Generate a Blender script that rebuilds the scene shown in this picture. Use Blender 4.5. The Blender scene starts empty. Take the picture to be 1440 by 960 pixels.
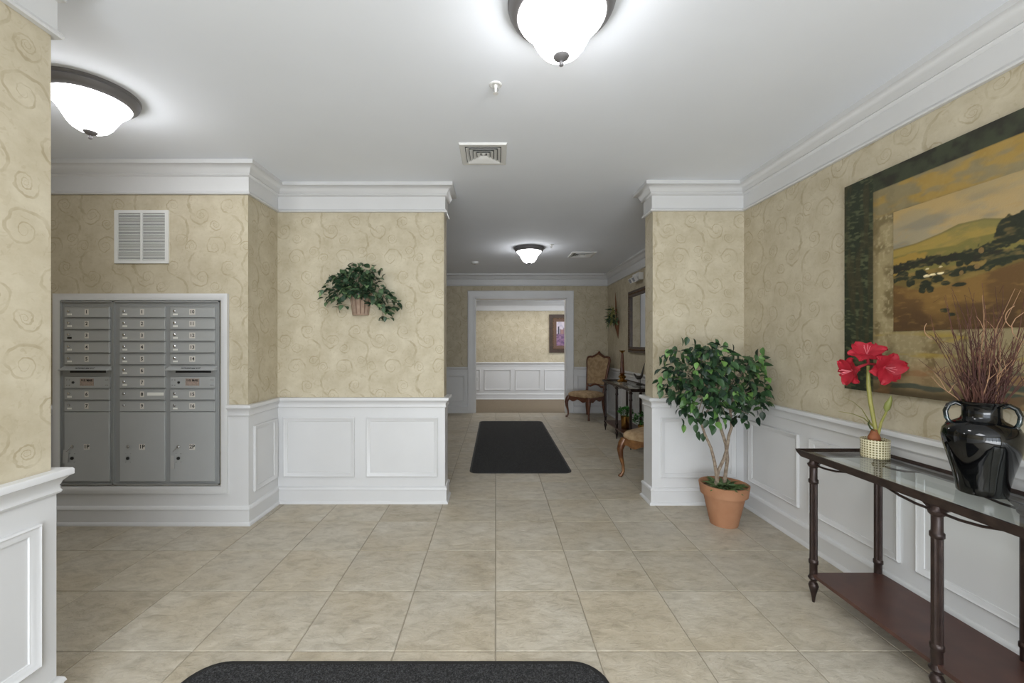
import bpy, math, random
import numpy as np
from mathutils import Vector, Matrix
random.seed(7)
S = bpy.context.scene
COL = S.collection
H = 2.79          # ceiling height
F, CX, CY, CZ = 584.0, 697.0, 482.5, 1.40

def srgb(r, g, b):
    f = lambda c: (c/255/12.92) if c/255 <= .04045 else ((c/255+.055)/1.055)**2.4
    return (f(r), f(g), f(b), 1)

# ------------------------------------------------------------ camera
cam = bpy.data.cameras.new('camera'); co = bpy.data.objects.new('camera', cam); COL.objects.link(co)
co.location = (0, 0, CZ); co.rotation_euler = (math.pi/2, math.radians(0.0), 0)
cam.sensor_width = 36; cam.lens = F/1440*36; cam.clip_start = .02
cam.shift_x = (720-CX)/1440; cam.shift_y = (CY-480)/1440
S.camera = co
# ------------------------------------------------------------ world, lights, exposure
w = bpy.data.worlds.new('world'); S.world = w; w.use_nodes = True
w.node_tree.nodes['Background'].inputs[0].default_value = (.80, .88, 1, 1)
w.node_tree.nodes['Background'].inputs[1].default_value = 2.5
S.view_settings.view_transform = 'Standard'; S.view_settings.look = 'None'
S.view_settings.gamma = 1; S.view_settings.exposure = 0.52
def area(name, loc, rot, sx, sy, power, col=(1, 1, 1)):
    l = bpy.data.lights.new(name, 'AREA'); l.shape = 'RECTANGLE'; l.size = sx; l.size_y = sy
    l.energy = power; l.color = col
    o = bpy.data.objects.new(name, l); COL.objects.link(o); o.location = loc; o.rotation_euler = rot; return o
area('entrance_daylight', (.15, -2.10, 1.30), (math.pi/2, 0, math.radians(-24)), 3.0, 2.2, 31, (.90, .95, 1))
area('added_uplight', (.25, -2.50, .55), (math.radians(130), 0, 0), 3.4, 1.0, 76, (.92, .96, 1))  # fill lamp added low at the entrance, tilted up to brighten the ceiling
area('far_hall_light', (.9, 9.35, 2.42), (0, 0, 0), 2.6, .6, 19, (1, .98, .95))
area('rear_fill', (-.6, -.3, 2.74), (0, 0, 0), 1.2, 1.2, 34, (.93, .96, 1))  # added fill behind the camera, no fixture there; lifts the right wall
BOWL = 15.5

# ------------------------------------------------------------ node helpers
MATS = {}
def mat(name, col, rough=.5, metal=0, noise=None, bump=0, bscale=60, spec=.5, coat=0, emit=None):
    if name in MATS: return MATS[name]
    m = bpy.data.materials.new(name); m.use_nodes = True; nt = m.node_tree; b = nt.nodes['Principled BSDF']
    b.inputs['Base Color'].default_value = col; b.inputs['Roughness'].default_value = rough
    b.inputs['Metallic'].default_value = metal; b.inputs['Specular IOR Level'].default_value = spec
    b.inputs['Coat Weight'].default_value = coat
    tc = nt.nodes.new('ShaderNodeTexCoord')
    if noise:
        col2, sc, lo, hi = noise
        n = nt.nodes.new('ShaderNodeTexNoise'); n.inputs['Scale'].default_value = sc; n.inputs['Detail'].default_value = 5
        nt.links.new(tc.outputs['Object'], n.inputs['Vector'])
        r = nt.nodes.new('ShaderNodeValToRGB'); r.color_ramp.elements[0].position = lo; r.color_ramp.elements[1].position = hi
        r.color_ramp.elements[0].color = col; r.color_ramp.elements[1].color = col2
        nt.links.new(n.outputs['Fac'], r.inputs['Fac']); nt.links.new(r.outputs['Color'], b.inputs['Base Color'])
    if bump:
        n2 = nt.nodes.new('ShaderNodeTexNoise'); n2.inputs['Scale'].default_value = bscale; n2.inputs['Detail'].default_value = 4
        nt.links.new(tc.outputs['Object'], n2.inputs['Vector'])
        bp = nt.nodes.new('ShaderNodeBump'); bp.inputs['Strength'].default_value = bump; bp.inputs['Distance'].default_value = .01
        nt.links.new(n2.outputs['Fac'], bp.inputs['Height']); nt.links.new(bp.outputs['Normal'], b.inputs['Normal'])
    if emit:
        b.inputs['Emission Color'].default_value = emit[0]; b.inputs['Emission Strength'].default_value = emit[1]
    MATS[name] = m; return m

WHITE = mat('white_trim_paint', srgb(208, 208, 208), .38, noise=(srgb(212, 212, 212), 3, .3, .7))
CEIL = mat('ceiling_paint', srgb(232, 236, 243), .9, noise=(srgb(235, 239, 246), 2, .3, .7))
GREY = mat('mailbox_grey_metal', srgb(172, 174, 174), .42, .15, noise=(srgb(177, 179, 179), 4, .3, .7))
GREYD = mat('mailbox_grey_frame', srgb(152, 154, 154), .45, .15)
DARK = mat('black_slot', srgb(18, 18, 18), .6)
CHROME = mat('chrome', srgb(200, 200, 200), .22, 1)
STICK = mat('label_sticker', srgb(214, 210, 202), .6)
LABEL = mat('white_label', srgb(232, 232, 226), .6)
INK = mat('black_ink', srgb(15, 15, 15), .6)
PEWTER = mat('brushed_pewter', srgb(122, 120, 122), .45, .35)
IRON = mat('dark_bronze_iron', srgb(44, 34, 32), .36, .45, noise=(srgb(64, 50, 45), 20, .35, .75))
SHELFW = mat('dark_walnut', srgb(66, 42, 36), .33, noise=(srgb(84, 55, 46), 9, .3, .7))
WOOD = mat('carved_walnut', srgb(74, 42, 30), .3, noise=(srgb(112, 66, 42), 14, .3, .75), coat=.2)
GOLDW = mat('gilded_walnut', srgb(86, 52, 32), .3, .2, noise=(srgb(150, 108, 66), 14, .35, .75))
FABRIC = mat('tan_damask', srgb(150, 124, 92), .9, noise=(srgb(176, 150, 116), 17, .4, .6), bump=.3, bscale=300)
TERRA = mat('terracotta', srgb(160, 112, 80), .8, noise=(srgb(172, 126, 94), 8, .3, .7), bump=.1)
SOIL = mat('potting_moss', srgb(78, 62, 44), .95, noise=(srgb(120, 98, 70), 40, .3, .7), bump=.8, bscale=50)
BARK = mat('pale_bark', srgb(122, 104, 88), .85, noise=(srgb(160, 146, 128), 40, .35, .65), bump=.4, bscale=80)
BRASS = mat('brass', srgb(186, 146, 84), .22, 1, noise=(srgb(150, 108, 58), 6, .3, .7))
RED = mat('crimson_petal', srgb(148, 12, 32), .6, noise=(srgb(176, 28, 48), 25, .3, .75))
STEM = mat('green_stem', srgb(128, 132, 66), .5, noise=(srgb(160, 152, 84), 20, .3, .7))
BULB = mat('bulb_skin', srgb(120, 66, 40), .7, noise=(srgb(150, 92, 56), 30, .3, .7))
TWIG = mat('twig_bark', srgb(62, 34, 28), .8, noise=(srgb(104, 66, 50), 9, .4, .8))
TWIGP = mat('pale_twig', srgb(146, 112, 84), .8)
BLACKG = mat('black_glaze', srgb(7, 8, 9), .045, 0, spec=.5)
HANDLEG = mat('blue_black_glaze', srgb(20, 28, 30), .1, 0, noise=(srgb(70, 96, 98), 30, .55, .75), spec=.7)
WICKER = mat('whitewashed_slats', srgb(150, 126, 108), .85, noise=(srgb(172, 150, 132), 25, .3, .7))
CONE = mat('brown_basket', srgb(96, 62, 40), .8, noise=(srgb(128, 86, 56), 40, .3, .7))
FRAME = mat('dark_picture_frame', srgb(48, 34, 26), .4, noise=(srgb(70, 50, 38), 20, .3, .7))
GILT = mat('antique_gilt', srgb(112, 84, 54), .5, .3, noise=(srgb(52, 36, 26), 60, .4, .6))
MATB = mat('brown_mat_board', srgb(104, 80, 66), .8)
PLASTIC = mat('white_plastic', srgb(222, 222, 220), .4)
LENS = mat('lamp_lens', srgb(96, 100, 112), .3, noise=(srgb(150, 154, 164), 60, .4, .6))
CARPET = mat('hall_carpet', srgb(120, 108, 92), .98, noise=(srgb(146, 132, 112), 90, .35, .65), bump=.5, bscale=300)
GROUT = mat('tile_grout', srgb(150, 142, 126), .9)
FIG = mat('dark_figurine_metal', srgb(70, 66, 62), .35, .6)
MIRROR = mat('mirror_silver', srgb(235, 235, 235), .02, 1)
def leafmat(name, c1, c2, c3=None):
    m = bpy.data.materials.new(name); m.use_nodes = True; nt = m.node_tree; b = nt.nodes['Principled BSDF']
    oi = nt.nodes.new('ShaderNodeObjectInfo'); geo = nt.nodes.new('ShaderNodeNewGeometry')
    add = nt.nodes.new('ShaderNodeMath'); add.operation = 'ADD'
    fr = nt.nodes.new('ShaderNodeMath'); fr.operation = 'FRACT'
    nt.links.new(oi.outputs['Random'], add.inputs[0]); nt.links.new(geo.outputs['Random Per Island'], add.inputs[1])
    nt.links.new(add.outputs[0], fr.inputs[0])
    r = nt.nodes.new('ShaderNodeValToRGB'); r.color_ramp.elements[0].color = c1; r.color_ramp.elements[1].color = c2
    r.color_ramp.elements[0].position = .15; r.color_ramp.elements[1].position = .85
    if c3: e = r.color_ramp.elements.new(.97); e.color = c3
    nt.links.new(fr.outputs[0], r.inputs[0]); nt.links.new(r.outputs[0], b.inputs['Base Color'])
    b.inputs['Roughness'].default_value = .45
    return m
FICUS = leafmat('ficus_leaf', srgb(26, 48, 34), srgb(60, 92, 54), srgb(104, 144, 70))
IVY = leafmat('ivy_leaf', srgb(34, 58, 40), srgb(80, 104, 74), srgb(124, 150, 104))
GRASS = leafmat('bright_leaf', srgb(30, 80, 30), srgb(66, 130, 50))

def glossy_mix(name, tint, rough, ior=1.45):
    m = bpy.data.materials.new(name); m.use_nodes = True; nt = m.node_tree; nt.nodes.remove(nt.nodes['Principled BSDF'])
    out = nt.nodes['Material Output']
    t = nt.nodes.new('ShaderNodeBsdfTransparent'); t.inputs[0].default_value = tint
    g = nt.nodes.new('ShaderNodeBsdfGlossy'); g.inputs['Roughness'].default_value = rough
    f = nt.nodes.new('ShaderNodeFresnel'); f.inputs[0].default_value = ior
    mx = nt.nodes.new('ShaderNodeMixShader')
    ge = nt.nodes.new('ShaderNodeNewGeometry'); sb = nt.nodes.new('ShaderNodeMath'); sb.operation = 'SUBTRACT'; sb.inputs[0].default_value = 1
    ml = nt.nodes.new('ShaderNodeMath'); ml.operation = 'MULTIPLY'; nt.links.new(ge.outputs['Backfacing'], sb.inputs[1])
    nt.links.new(f.outputs[0], ml.inputs[0]); nt.links.new(sb.outputs[0], ml.inputs[1]); nt.links.new(ml.outputs[0], mx.inputs[0]); nt.links.new(t.outputs[0], mx.inputs[1]); nt.links.new(g.outputs[0], mx.inputs[2])
    nt.links.new(mx.outputs[0], out.inputs[0]); return m
GLASS = glossy_mix('table_glass', (.92, .95, .94, 1), .02, 1.6)
PANE = glossy_mix('door_glass', (.95, .96, .96, 1), .0)

# lamp bowl: frosted glass that gives off light
m = bpy.data.materials.new('lit_alabaster_glass'); m.use_nodes = True; nt = m.node_tree
b = nt.nodes['Principled BSDF']; b.inputs['Base Color'].default_value = (.85, .85, .84, 1); b.inputs['Roughness'].default_value = .25
b.inputs['Emission Color'].default_value = (.985, .99, 1, 1); b.inputs['Emission Strength'].default_value = BOWL
BOWLM = m

# entrance mat material : ribbed black pile
def matmat():
    m = bpy.data.materials.new('charcoal_loop_pile'); m.use_nodes = True; nt = m.node_tree; b = nt.nodes['Principled BSDF']
    tc = nt.nodes.new('ShaderNodeTexCoord'); v = nt.nodes.new('ShaderNodeTexVoronoi'); v.inputs['Scale'].default_value = 170
    nt.links.new(tc.outputs['Object'], v.inputs['Vector'])
    n = nt.nodes.new('ShaderNodeTexNoise'); n.inputs['Scale'].default_value = 160; nt.links.new(tc.outputs['Object'], n.inputs['Vector'])
    r = nt.nodes.new('ShaderNodeValToRGB'); r.color_ramp.elements[0].position = .42; r.color_ramp.elements[1].position = .72
    r.color_ramp.elements[0].color = srgb(20, 20, 20); r.color_ramp.elements[1].color = srgb(68, 68, 70)
    nt.links.new(n.outputs['Fac'], r.inputs['Fac']); nt.links.new(r.outputs[0], b.inputs['Base Color'])
    bp = nt.nodes.new('ShaderNodeBump'); bp.inputs['Strength'].default_value = .8; bp.inputs['Distance'].default_value = .004
    nt.links.new(v.outputs['Distance'], bp.inputs['Height']); nt.links.new(bp.outputs[0], b.inputs['Normal'])
    b.inputs['Roughness'].default_value = .95; return m
PILE = matmat(); RUBBER = mat('black_rubber', srgb(20, 20, 21), .6)

# floor tile: slate-look porcelain, every tile its own shade and clefts
def tilemat():
    m = bpy.data.materials.new('slate_look_porcelain'); m.use_nodes = True; nt = m.node_tree; b = nt.nodes['Principled BSDF']
    L = nt.links.new; N = nt.nodes.new
    tc = N('ShaderNodeTexCoord'); oi = N('ShaderNodeObjectInfo')
    off = N('ShaderNodeVectorMath'); off.operation = 'MULTIPLY_ADD'; off.inputs[1].default_value = (1, 1, 1)
    sc = N('ShaderNodeVectorMath'); sc.operation = 'SCALE'; sc.inputs['Scale'].default_value = 37
    L(oi.outputs['Random'], sc.inputs[0]); L(tc.outputs['Object'], off.inputs[0]); L(sc.outputs[0], off.inputs[2])
    rot = N('ShaderNodeMapping'); rot.inputs['Scale'].default_value = (1, 1.8, 1); rot.inputs['Rotation'].default_value = (0, 0, .6)
    L(off.outputs[0], rot.inputs['Vector'])
    n1 = N('ShaderNodeTexNoise'); n1.inputs['Scale'].default_value = 9; n1.inputs['Detail'].default_value = 12; n1.inputs['Roughness'].default_value = .72; n1.inputs['Distortion'].default_value = .5
    L(rot.outputs[0], n1.inputs['Vector'])
    r = N('ShaderNodeValToRGB'); cr = r.color_ramp
    cr.elements[0].position = .28; cr.elements[0].color = srgb(158, 150, 134)
    cr.elements[1].position = .74; cr.elements[1].color = srgb(206, 199, 185)
    e = cr.elements.new(.5); e.color = srgb(187, 179, 163)
    L(n1.outputs['Fac'], r.inputs[0])
    n3 = N('ShaderNodeTexNoise'); n3.inputs['Scale'].default_value = 2.4; n3.inputs['Detail'].default_value = 2; L(off.outputs[0], n3.inputs['Vector'])
    mx = N('ShaderNodeMix'); mx.data_type = 'RGBA'; mx.blend_type = 'MULTIPLY'
    r3 = N('ShaderNodeValToRGB'); r3.color_ramp.elements[0].position = .35; r3.color_ramp.elements[1].position = .65
    r3.color_ramp.elements[0].color = (.93, .89, .82, 1); r3.color_ramp.elements[1].color = (1, 1, 1, 1)
    L(n3.outputs['Fac'], r3.inputs[0]); mx.inputs[0].default_value = 1; L(r.outputs[0], mx.inputs[6]); L(r3.outputs[0], mx.inputs[7])
    mv = N('ShaderNodeMapRange'); mv.inputs[3].default_value = .93; mv.inputs[4].default_value = 1.05; L(oi.outputs['Random'], mv.inputs[0])
    hs = N('ShaderNodeHueSaturation'); L(mv.outputs[0], hs.inputs['Value']); L(mx.outputs[2], hs.inputs['Color'])
    # clefts: thin sharp lines where a noise field crosses a level
    n2 = N('ShaderNodeTexNoise'); n2.inputs['Scale'].default_value = 11; n2.inputs['Detail'].default_value = 6; n2.inputs['Roughness'].default_value = .6; n2.inputs['Distortion'].default_value = 2.5
    L(rot.outputs[0], n2.inputs['Vector'])
    st = N('ShaderNodeMapRange'); st.inputs[1].default_value = .5; st.inputs[2].default_value = .535; L(n2.outputs['Fac'], st.inputs[0])
    ad = N('ShaderNodeMath'); ad.operation = 'MULTIPLY_ADD'; ad.inputs[1].default_value = .45; L(st.outputs[0], ad.inputs[0]); L(n1.outputs['Fac'], ad.inputs[2])
    bp = N('ShaderNodeBump'); bp.inputs['Strength'].default_value = .6; bp.inputs['Distance'].default_value = .0055
    L(ad.outputs[0], bp.inputs['Height']); L(bp.outputs[0], b.inputs['Normal'])
    L(hs.outputs[0], b.inputs['Base Color']); b.inputs['Roughness'].default_value = .42; b.inputs['Specular IOR Level'].default_value = .35
    return m
TILE = tilemat()

# wallpaper: mottled tan ground with a printed pattern of scrolls (periodic spirals drawn by math nodes)
def wallpaper():
    m = bpy.data.materials.new('scroll_wallpaper'); m.use_nodes = True; nt = m.node_tree; b = nt.nodes['Principled BSDF']
    L = nt.links.new; N = nt.nodes.new
    uv = N('ShaderNodeUVMap')
    nz = N('ShaderNodeTexNoise'); nz.inputs['Scale'].default_value = 11; nz.inputs['Detail'].default_value = 3; L(uv.outputs[0], nz.inputs['Vector'])
    dv = N('ShaderNodeVectorMath'); dv.operation = 'SUBTRACT'; dv.inputs[1].default_value = (.5, .5, .5); L(nz.outputs['Color'], dv.inputs[0])
    ds = N('ShaderNodeVectorMath'); ds.operation = 'MULTIPLY_ADD'; ds.inputs[1].default_value = (.045, .045, 0); L(dv.outputs[0], ds.inputs[0]); L(uv.outputs[0], ds.inputs[2])
    W, Hh = .42, .48
    def M(op, a, b_=None, c=None):
        n = N('ShaderNodeMath'); n.operation = op
        for i, v in enumerate((a, b_, c)):
            if v is None: continue
            if isinstance(v, (int, float)): n.inputs[i].default_value = v
            else: L(v, n.inputs[i])
        return n.outputs[0]
    total = None
    spirals = [(.10, .12, .085, 1, .0, 1.15, .1), (.31, .20, .070, -1, .3, 1.1, .11), (.20, .36, .095, 1, .55, 1.0, .085),
               (.03, .36, .055, -1, .1, 1.2, .13), (.36, .42, .060, 1, .8, 1.2, .12), (.21, .05, .052, -1, .5, 1.3, .14),
               (.12, .25, .160, -1, .2, .55, .045), (.30, .05, .150, 1, .65, .5, .05)]
    for cx, cy, R, d, ph, k, wd in spirals:
        s = N('ShaderNodeVectorMath'); s.operation = 'SUBTRACT'; s.inputs[1].default_value = (cx, cy, 0); L(ds.outputs[0], s.inputs[0])
        wv = N('ShaderNodeVectorMath'); wv.operation = 'WRAP'; wv.inputs[1].default_value = (W/2, Hh/2, 1); wv.inputs[2].default_value = (-W/2, -Hh/2, -1); L(s.outputs[0], wv.inputs[0])
        ln = N('ShaderNodeVectorMath'); ln.operation = 'LENGTH'; L(wv.outputs[0], ln.inputs[0]); r = ln.outputs['Value']
        sp = N('ShaderNodeSeparateXYZ'); L(wv.outputs[0], sp.inputs[0])
        th = M('ARCTAN2', sp.outputs[1], sp.outputs[0])
        lg = M('LOGARITHM', M('DIVIDE', M('MAXIMUM', r, .001), R), math.e)
        t = M('FRACT', M('ADD', M('MULTIPLY_ADD', th, d/(2*math.pi), ph+10), M('MULTIPLY', lg, k)))
        a = M('ABSOLUTE', M('SUBTRACT', t, .5))
        a = M('MULTIPLY', a, M('MULTIPLY_ADD', M('SINE', M('MULTIPLY_ADD', th, 9.0, M('MULTIPLY', r, 260.0))), .28, .95))
        mr = N('ShaderNodeMapRange'); mr.interpolation_type = 'SMOOTHSTEP'; L(a, mr.inputs[0]); mr.inputs[1].default_value = wd*1.25; mr.inputs[2].default_value = wd*.6; mr.inputs[3].default_value = 0; mr.inputs[4].default_value = 1
        mk = N('ShaderNodeMapRange'); L(r, mk.inputs[0]); mk.inputs[1].default_value = R; mk.inputs[2].default_value = R*.9
        mi = N('ShaderNodeMapRange'); L(r, mi.inputs[0]); mi.inputs[1].default_value = R*.10; mi.inputs[2].default_value = R*.16
        v = M('MULTIPLY', M('MULTIPLY', mr.outputs[0], mk.outputs[0]), mi.outputs[0])
        if wd < .06:                               # long tails: only part of the turn
            g = N('ShaderNodeMapRange'); L(r, g.inputs[0]); g.inputs[1].default_value = R*.5; g.inputs[2].default_value = R*.58; v = M('MULTIPLY', v, g.outputs[0])
        total = v if total is None else M('MAXIMUM', total, v)
    # leafy flecks
    vr = N('ShaderNodeTexNoise'); vr.inputs['Scale'].default_value = 26; vr.inputs['Distortion'].default_value = 1.4; L(uv.outputs[0], vr.inputs['Vector'])
    fl = N('ShaderNodeMapRange'); L(vr.outputs['Fac'], fl.inputs[0]); fl.inputs[1].default_value = .60; fl.inputs[2].default_value = .66; fl.inputs[4].default_value = .45
    total = M('MAXIMUM', total, fl.outputs[0])
    # worn print: fade with noise
    fd = N('ShaderNodeTexNoise'); fd.inputs['Scale'].default_value = 14; fd.inputs['Detail'].default_value = 5; L(uv.outputs[0], fd.inputs['Vector'])
    fr = N('ShaderNodeMapRange'); L(fd.outputs['Fac'], fr.inputs[0]); fr.inputs[1].default_value = .35; fr.inputs[2].default_value = .62; fr.inputs[3].default_value = .12; fr.inputs[4].default_value = .52
    total = M('MULTIPLY', total, fr.outputs[0])
    gr = N('ShaderNodeTexNoise'); gr.inputs['Scale'].default_value = 6; gr.inputs['Detail'].default_value = 7; gr.inputs['Roughness'].default_value = .65; L(uv.outputs[0], gr.inputs['Vector'])
    rp = N('ShaderNodeValToRGB'); rp.color_ramp.elements[0].position = .3; rp.color_ramp.elements[1].position = .7
    rp.color_ramp.elements[0].color = srgb(179, 168, 143); rp.color_ramp.elements[1].color = srgb(203, 194, 172)
    L(gr.outputs['Fac'], rp.inputs[0])
    mx = N('ShaderNodeMix'); mx.data_type = 'RGBA'; L(total, mx.inputs[0]); L(rp.outputs[0], mx.inputs[6]); mx.inputs[7].default_value = srgb(150, 134, 102)
    L(mx.outputs[2], b.inputs['Base Color']); b.inputs['Roughness'].default_value = .65; b.inputs['Specular IOR Level'].default_value = .3
    return m
PAPER = wallpaper()

def attrmat(name, rough=.6, bump=.25, bs=140):
    m = bpy.data.materials.new(name); m.use_nodes = True; nt = m.node_tree; b = nt.nodes['Principled BSDF']
    a = nt.nodes.new('ShaderNodeAttribute'); a.attribute_name = 'paint'
    nt.links.new(a.outputs['Color'], b.inputs['Base Color']); b.inputs['Roughness'].default_value = rough
    tc = nt.nodes.new('ShaderNodeTexCoord'); n = nt.nodes.new('ShaderNodeTexNoise'); n.inputs['Scale'].default_value = bs
    nt.links.new(tc.outputs['Object'], n.inputs['Vector']); bp = nt.nodes.new('ShaderNodeBump'); bp.inputs['Strength'].default_value = bump; bp.inputs['Distance'].default_value = .003
    nt.links.new(n.outputs['Fac'], bp.inputs['Height']); nt.links.new(bp.outputs[0], b.inputs['Normal']); return m
PAINT = attrmat('brushed_paint'); PRINT = attrmat('art_print', .35, 0)

# ------------------------------------------------------------ mesh builder
class MB:
    def __init__(s): s.v = []; s.f = []; s.uv = []
    def add(s, vs, fs):
        n = len(s.v); s.v += [tuple(v) for v in vs]; s.f += [tuple(i+n for i in f) for f in fs]; return s
    def box(s, x0, x1, y0, y1, z0, z1):
        return s.add([(x0,y0,z0),(x1,y0,z0),(x1,y1,z0),(x0,y1,z0),(x0,y0,z1),(x1,y0,z1),(x1,y1,z1),(x0,y1,z1)],
                     [(0,3,2,1),(4,5,6,7),(0,1,5,4),(1,2,6,5),(2,3,7,6),(3,0,4,7)])
    def bevbox(s, x0, x1, y0, y1, z0, z1, b):      # box with chamfered top edges
        return s.add([(x0,y0,z0),(x1,y0,z0),(x1,y1,z0),(x0,y1,z0),(x0,y0,z1-b),(x1,y0,z1-b),(x1,y1,z1-b),(x0,y1,z1-b),
                      (x0+b,y0+b,z1),(x1-b,y0+b,z1),(x1-b,y1-b,z1),(x0+b,y1-b,z1)],
                     [(0,3,2,1),(0,1,5,4),(1,2,6,5),(2,3,7,6),(3,0,4,7),(4,5,9,8),(5,6,10,9),(6,7,11,10),(7,4,8,11),(8,9,10,11)])
    def lathe(s, prof, seg=24, c=(0,0,0), flute=0, nfl=12, half=None):
        vs = []; fs = []; n = len(prof)
        for i in range(seg):
            a = 2*math.pi*i/seg
            for r, z in prof:
                rr = r*(1+flute*(math.cos(a*nfl)-1)/2) if flute else r
                vs.append((c[0]+rr*math.cos(a), c[1]+rr*math.sin(a), c[2]+z))
        for i in range(seg):
            j = (i+1) % seg
            for k in range(n-1):
                fs.append((i*n+k, j*n+k, j*n+k+1, i*n+k+1))
        m0 = len(vs)
        if prof[0][0] > 1e-4: fs.append(tuple(i*n for i in range(seg-1, -1, -1)))
        if prof[-1][0] > 1e-4: fs.append(tuple(i*n+n-1 for i in range(seg)))
        return s.add(vs, fs)
    def tube(s, pts, rad, seg=6, cap=True, ell=None):
        pts = [Vector(p) for p in pts]; n = len(pts)
        if not isinstance(rad, (list, tuple)): rad = [rad]*n
        t0 = (pts[1]-pts[0]).normalized(); up = Vector((0,0,1)) if abs(t0.z) < .9 else Vector((1,0,0))
        u = t0.cross(up).normalized(); vs = []; fs = []
        for i, p in enumerate(pts):
            t = (pts[min(i+1, n-1)]-pts[max(i-1, 0)]).normalized()
            u = (u-t*u.dot(t)).normalized(); w_ = t.cross(u)
            for k in range(seg):
                a = 2*math.pi*k/seg
                vs.append(p+(u*math.cos(a)+w_*math.sin(a)*(ell or 1))*rad[i])
        for i in range(n-1):
            for k in range(seg):
                k2 = (k+1) % seg
                fs.append((i*seg+k, i*seg+k2, (i+1)*seg+k2, (i+1)*seg+k))
        if cap:
            fs.append(tuple(range(seg-1, -1, -1))); fs.append(tuple((n-1)*seg+k for k in range(seg)))
        return s.add(vs, fs)
    def prism(s, poly, z0, z1):                     # poly ccw in XY
        n = len(poly)
        return s.add([(x,y,z0) for x,y in poly]+[(x,y,z1) for x,y in poly],
                     [tuple(range(n-1,-1,-1)), tuple(range(n,2*n))]+[(i,(i+1)%n,n+(i+1)%n,n+i) for i in range(n)])
    def ell(s, c, r, seg=12, rings=8):
        vs = [(c[0],c[1],c[2]-r[2])]; fs = []
        for i in range(1, rings):
            a = -math.pi/2+math.pi*i/rings
            for k in range(seg):
                b = 2*math.pi*k/seg; vs.append((c[0]+r[0]*math.cos(a)*math.cos(b), c[1]+r[1]*math.cos(a)*math.sin(b), c[2]+r[2]*math.sin(a)))
        vs.append((c[0],c[1],c[2]+r[2])); T = len(vs)-1
        for k in range(seg):
            k2 = (k+1)%seg; fs.append((0, 1+k2, 1+k)); fs.append((T, 1+(rings-2)*seg+k, 1+(rings-2)*seg+k2))
            for i in range(rings-2): fs.append((1+i*seg+k, 1+i*seg+k2, 1+(i+1)*seg+k2, 1+(i+1)*seg+k))
        return s.add(vs, fs)
    def mesh(s, name, m, smooth=False):
        me = bpy.data.meshes.new(name); me.from_pydata(s.v, [], s.f); me.update()
        if m: me.materials.append(m)
        if smooth:
            me.polygons.foreach_set('use_smooth', [True]*len(me.polygons))
            try: me.set_sharp_from_angle(angle=math.radians(42))
            except Exception: pass
        return me
    def build(s, name, m, parent=None, loc=None, smooth=False):
        return link(name, s.mesh(name, m, smooth), parent, loc)
def link(name, me, parent=None, loc=None):
    o = bpy.data.objects.new(name, me); COL.objects.link(o)
    if parent: o.parent = parent
    if loc is not None: o.location = loc
    return o
def tag(o, label=None, cat=None, group=None, kind=None):
    if label: o['label'] = label
    if cat: o['category'] = cat
    if group: o['group'] = group
    if kind: o['kind'] = kind
    return o
def thing(name, label, cat, loc=(0,0,0), rz=0, group=None):
    o = bpy.data.objects.new(name, None); o.empty_display_size = .1; COL.objects.link(o)
    o.location = loc; o.rotation_euler = (0, 0, rz); return tag(o, label, cat, group)
def copy_tree(o, parent=None):
    c = o.copy(); COL.objects.link(c); c.parent = parent
    for ch in [x for x in bpy.data.objects if x.parent == o]: copy_tree(ch, c)
    return c
def struct(name, mb, m, parent=None, label=None, smooth=False):
    o = mb.build(name, m, parent, smooth=smooth); tag(o, label, kind='structure' if parent is None else None); return o
def PX(x, Y): return (x-CX)/F*Y
def PZ(y, Y): return CZ+(CY-y)/F*Y
def text_mesh(s, size):
    c = bpy.data.curves.new('t', 'FONT'); c.body = s; c.size = size; c.align_x = 'CENTER'; c.align_y = 'CENTER'; c.extrude = .0006; c.resolution_u = 2
    c.offset = size*.018
    o = bpy.data.objects.new('t', c); COL.objects.link(o)
    dg = bpy.context.evaluated_depsgraph_get(); me = bpy.data.meshes.new_from_object(o.evaluated_get(dg))
    bpy.data.objects.remove(o); me.materials.clear(); me.materials.append(INK); return me

# ------------------------------------------------------------ walls
def paper_uv(o):
    me = o.data; uvl = me.uv_layers.new(name='UVMap')
    for p in me.polygons:
        for li in p.loop_indices:
            v = me.vertices[me.loops[li].vertex_index].co
            uvl.data[li].uv = (v.y, v.z) if abs(p.normal.x) > .5 else ((v.x+.7, v.z+.13) if abs(p.normal.y) > .5 else (v.x, v.y))
def wall(name, boxes, label):
    b = MB()
    for bx in boxes: b.box(*bx)
    o = struct(name, b, PAPER, label=label); paper_uv(o); return o
LX, RX, EY = -1.66, 2.165, 1.55
AX, AY = -1.917, 3.215          # corner of the mail recess
PLY, PLX, PRY, PRX = 3.65, -.454, 3.62, 1.369
PT = .18
HX, FY = 2.26, 8.35
BY = -2.6
T = H+.02
wall_left = wall('wall_left', [(-3.95, LX, BY, EY, 0, T)], 'tan scroll wallpaper wall at the left edge')
wall_mail = wall('wall_mail', [(-3.95, AX, AY, PLY+PT, 0, T)], 'papered wall that holds the grey mailboxes')
wall('wall_mail_side', [(-3.95, -3.75, EY, AY, 0, T)], 'papered end wall of the mail recess')
wall_pl = wall('wall_pier_left', [(AX, PLX, PLY, PLY+PT, 0, T)], 'papered wall with the hanging ivy planter')
wall_hl = wall('wall_corridor_left', [(-2.7, -2.5, PLY+PT, FY, 0, T)], 'papered left wall of the corridor')
DX0, DX1, DZ = -.42, 1.426, 2.313
wall_far = wall('wall_far', [(-2.7, DX0, FY, FY+.15, 0, T), (DX1, HX+.2, FY, FY+.15, 0, T), (DX0, DX1, FY, FY+.15, DZ, T)], 'papered far wall around the cased opening')
wall_hr = wall('wall_corridor_right', [(HX, HX+.2, PRY+PT, FY, 0, T)], 'papered right wall of the corridor behind the pier')
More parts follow.
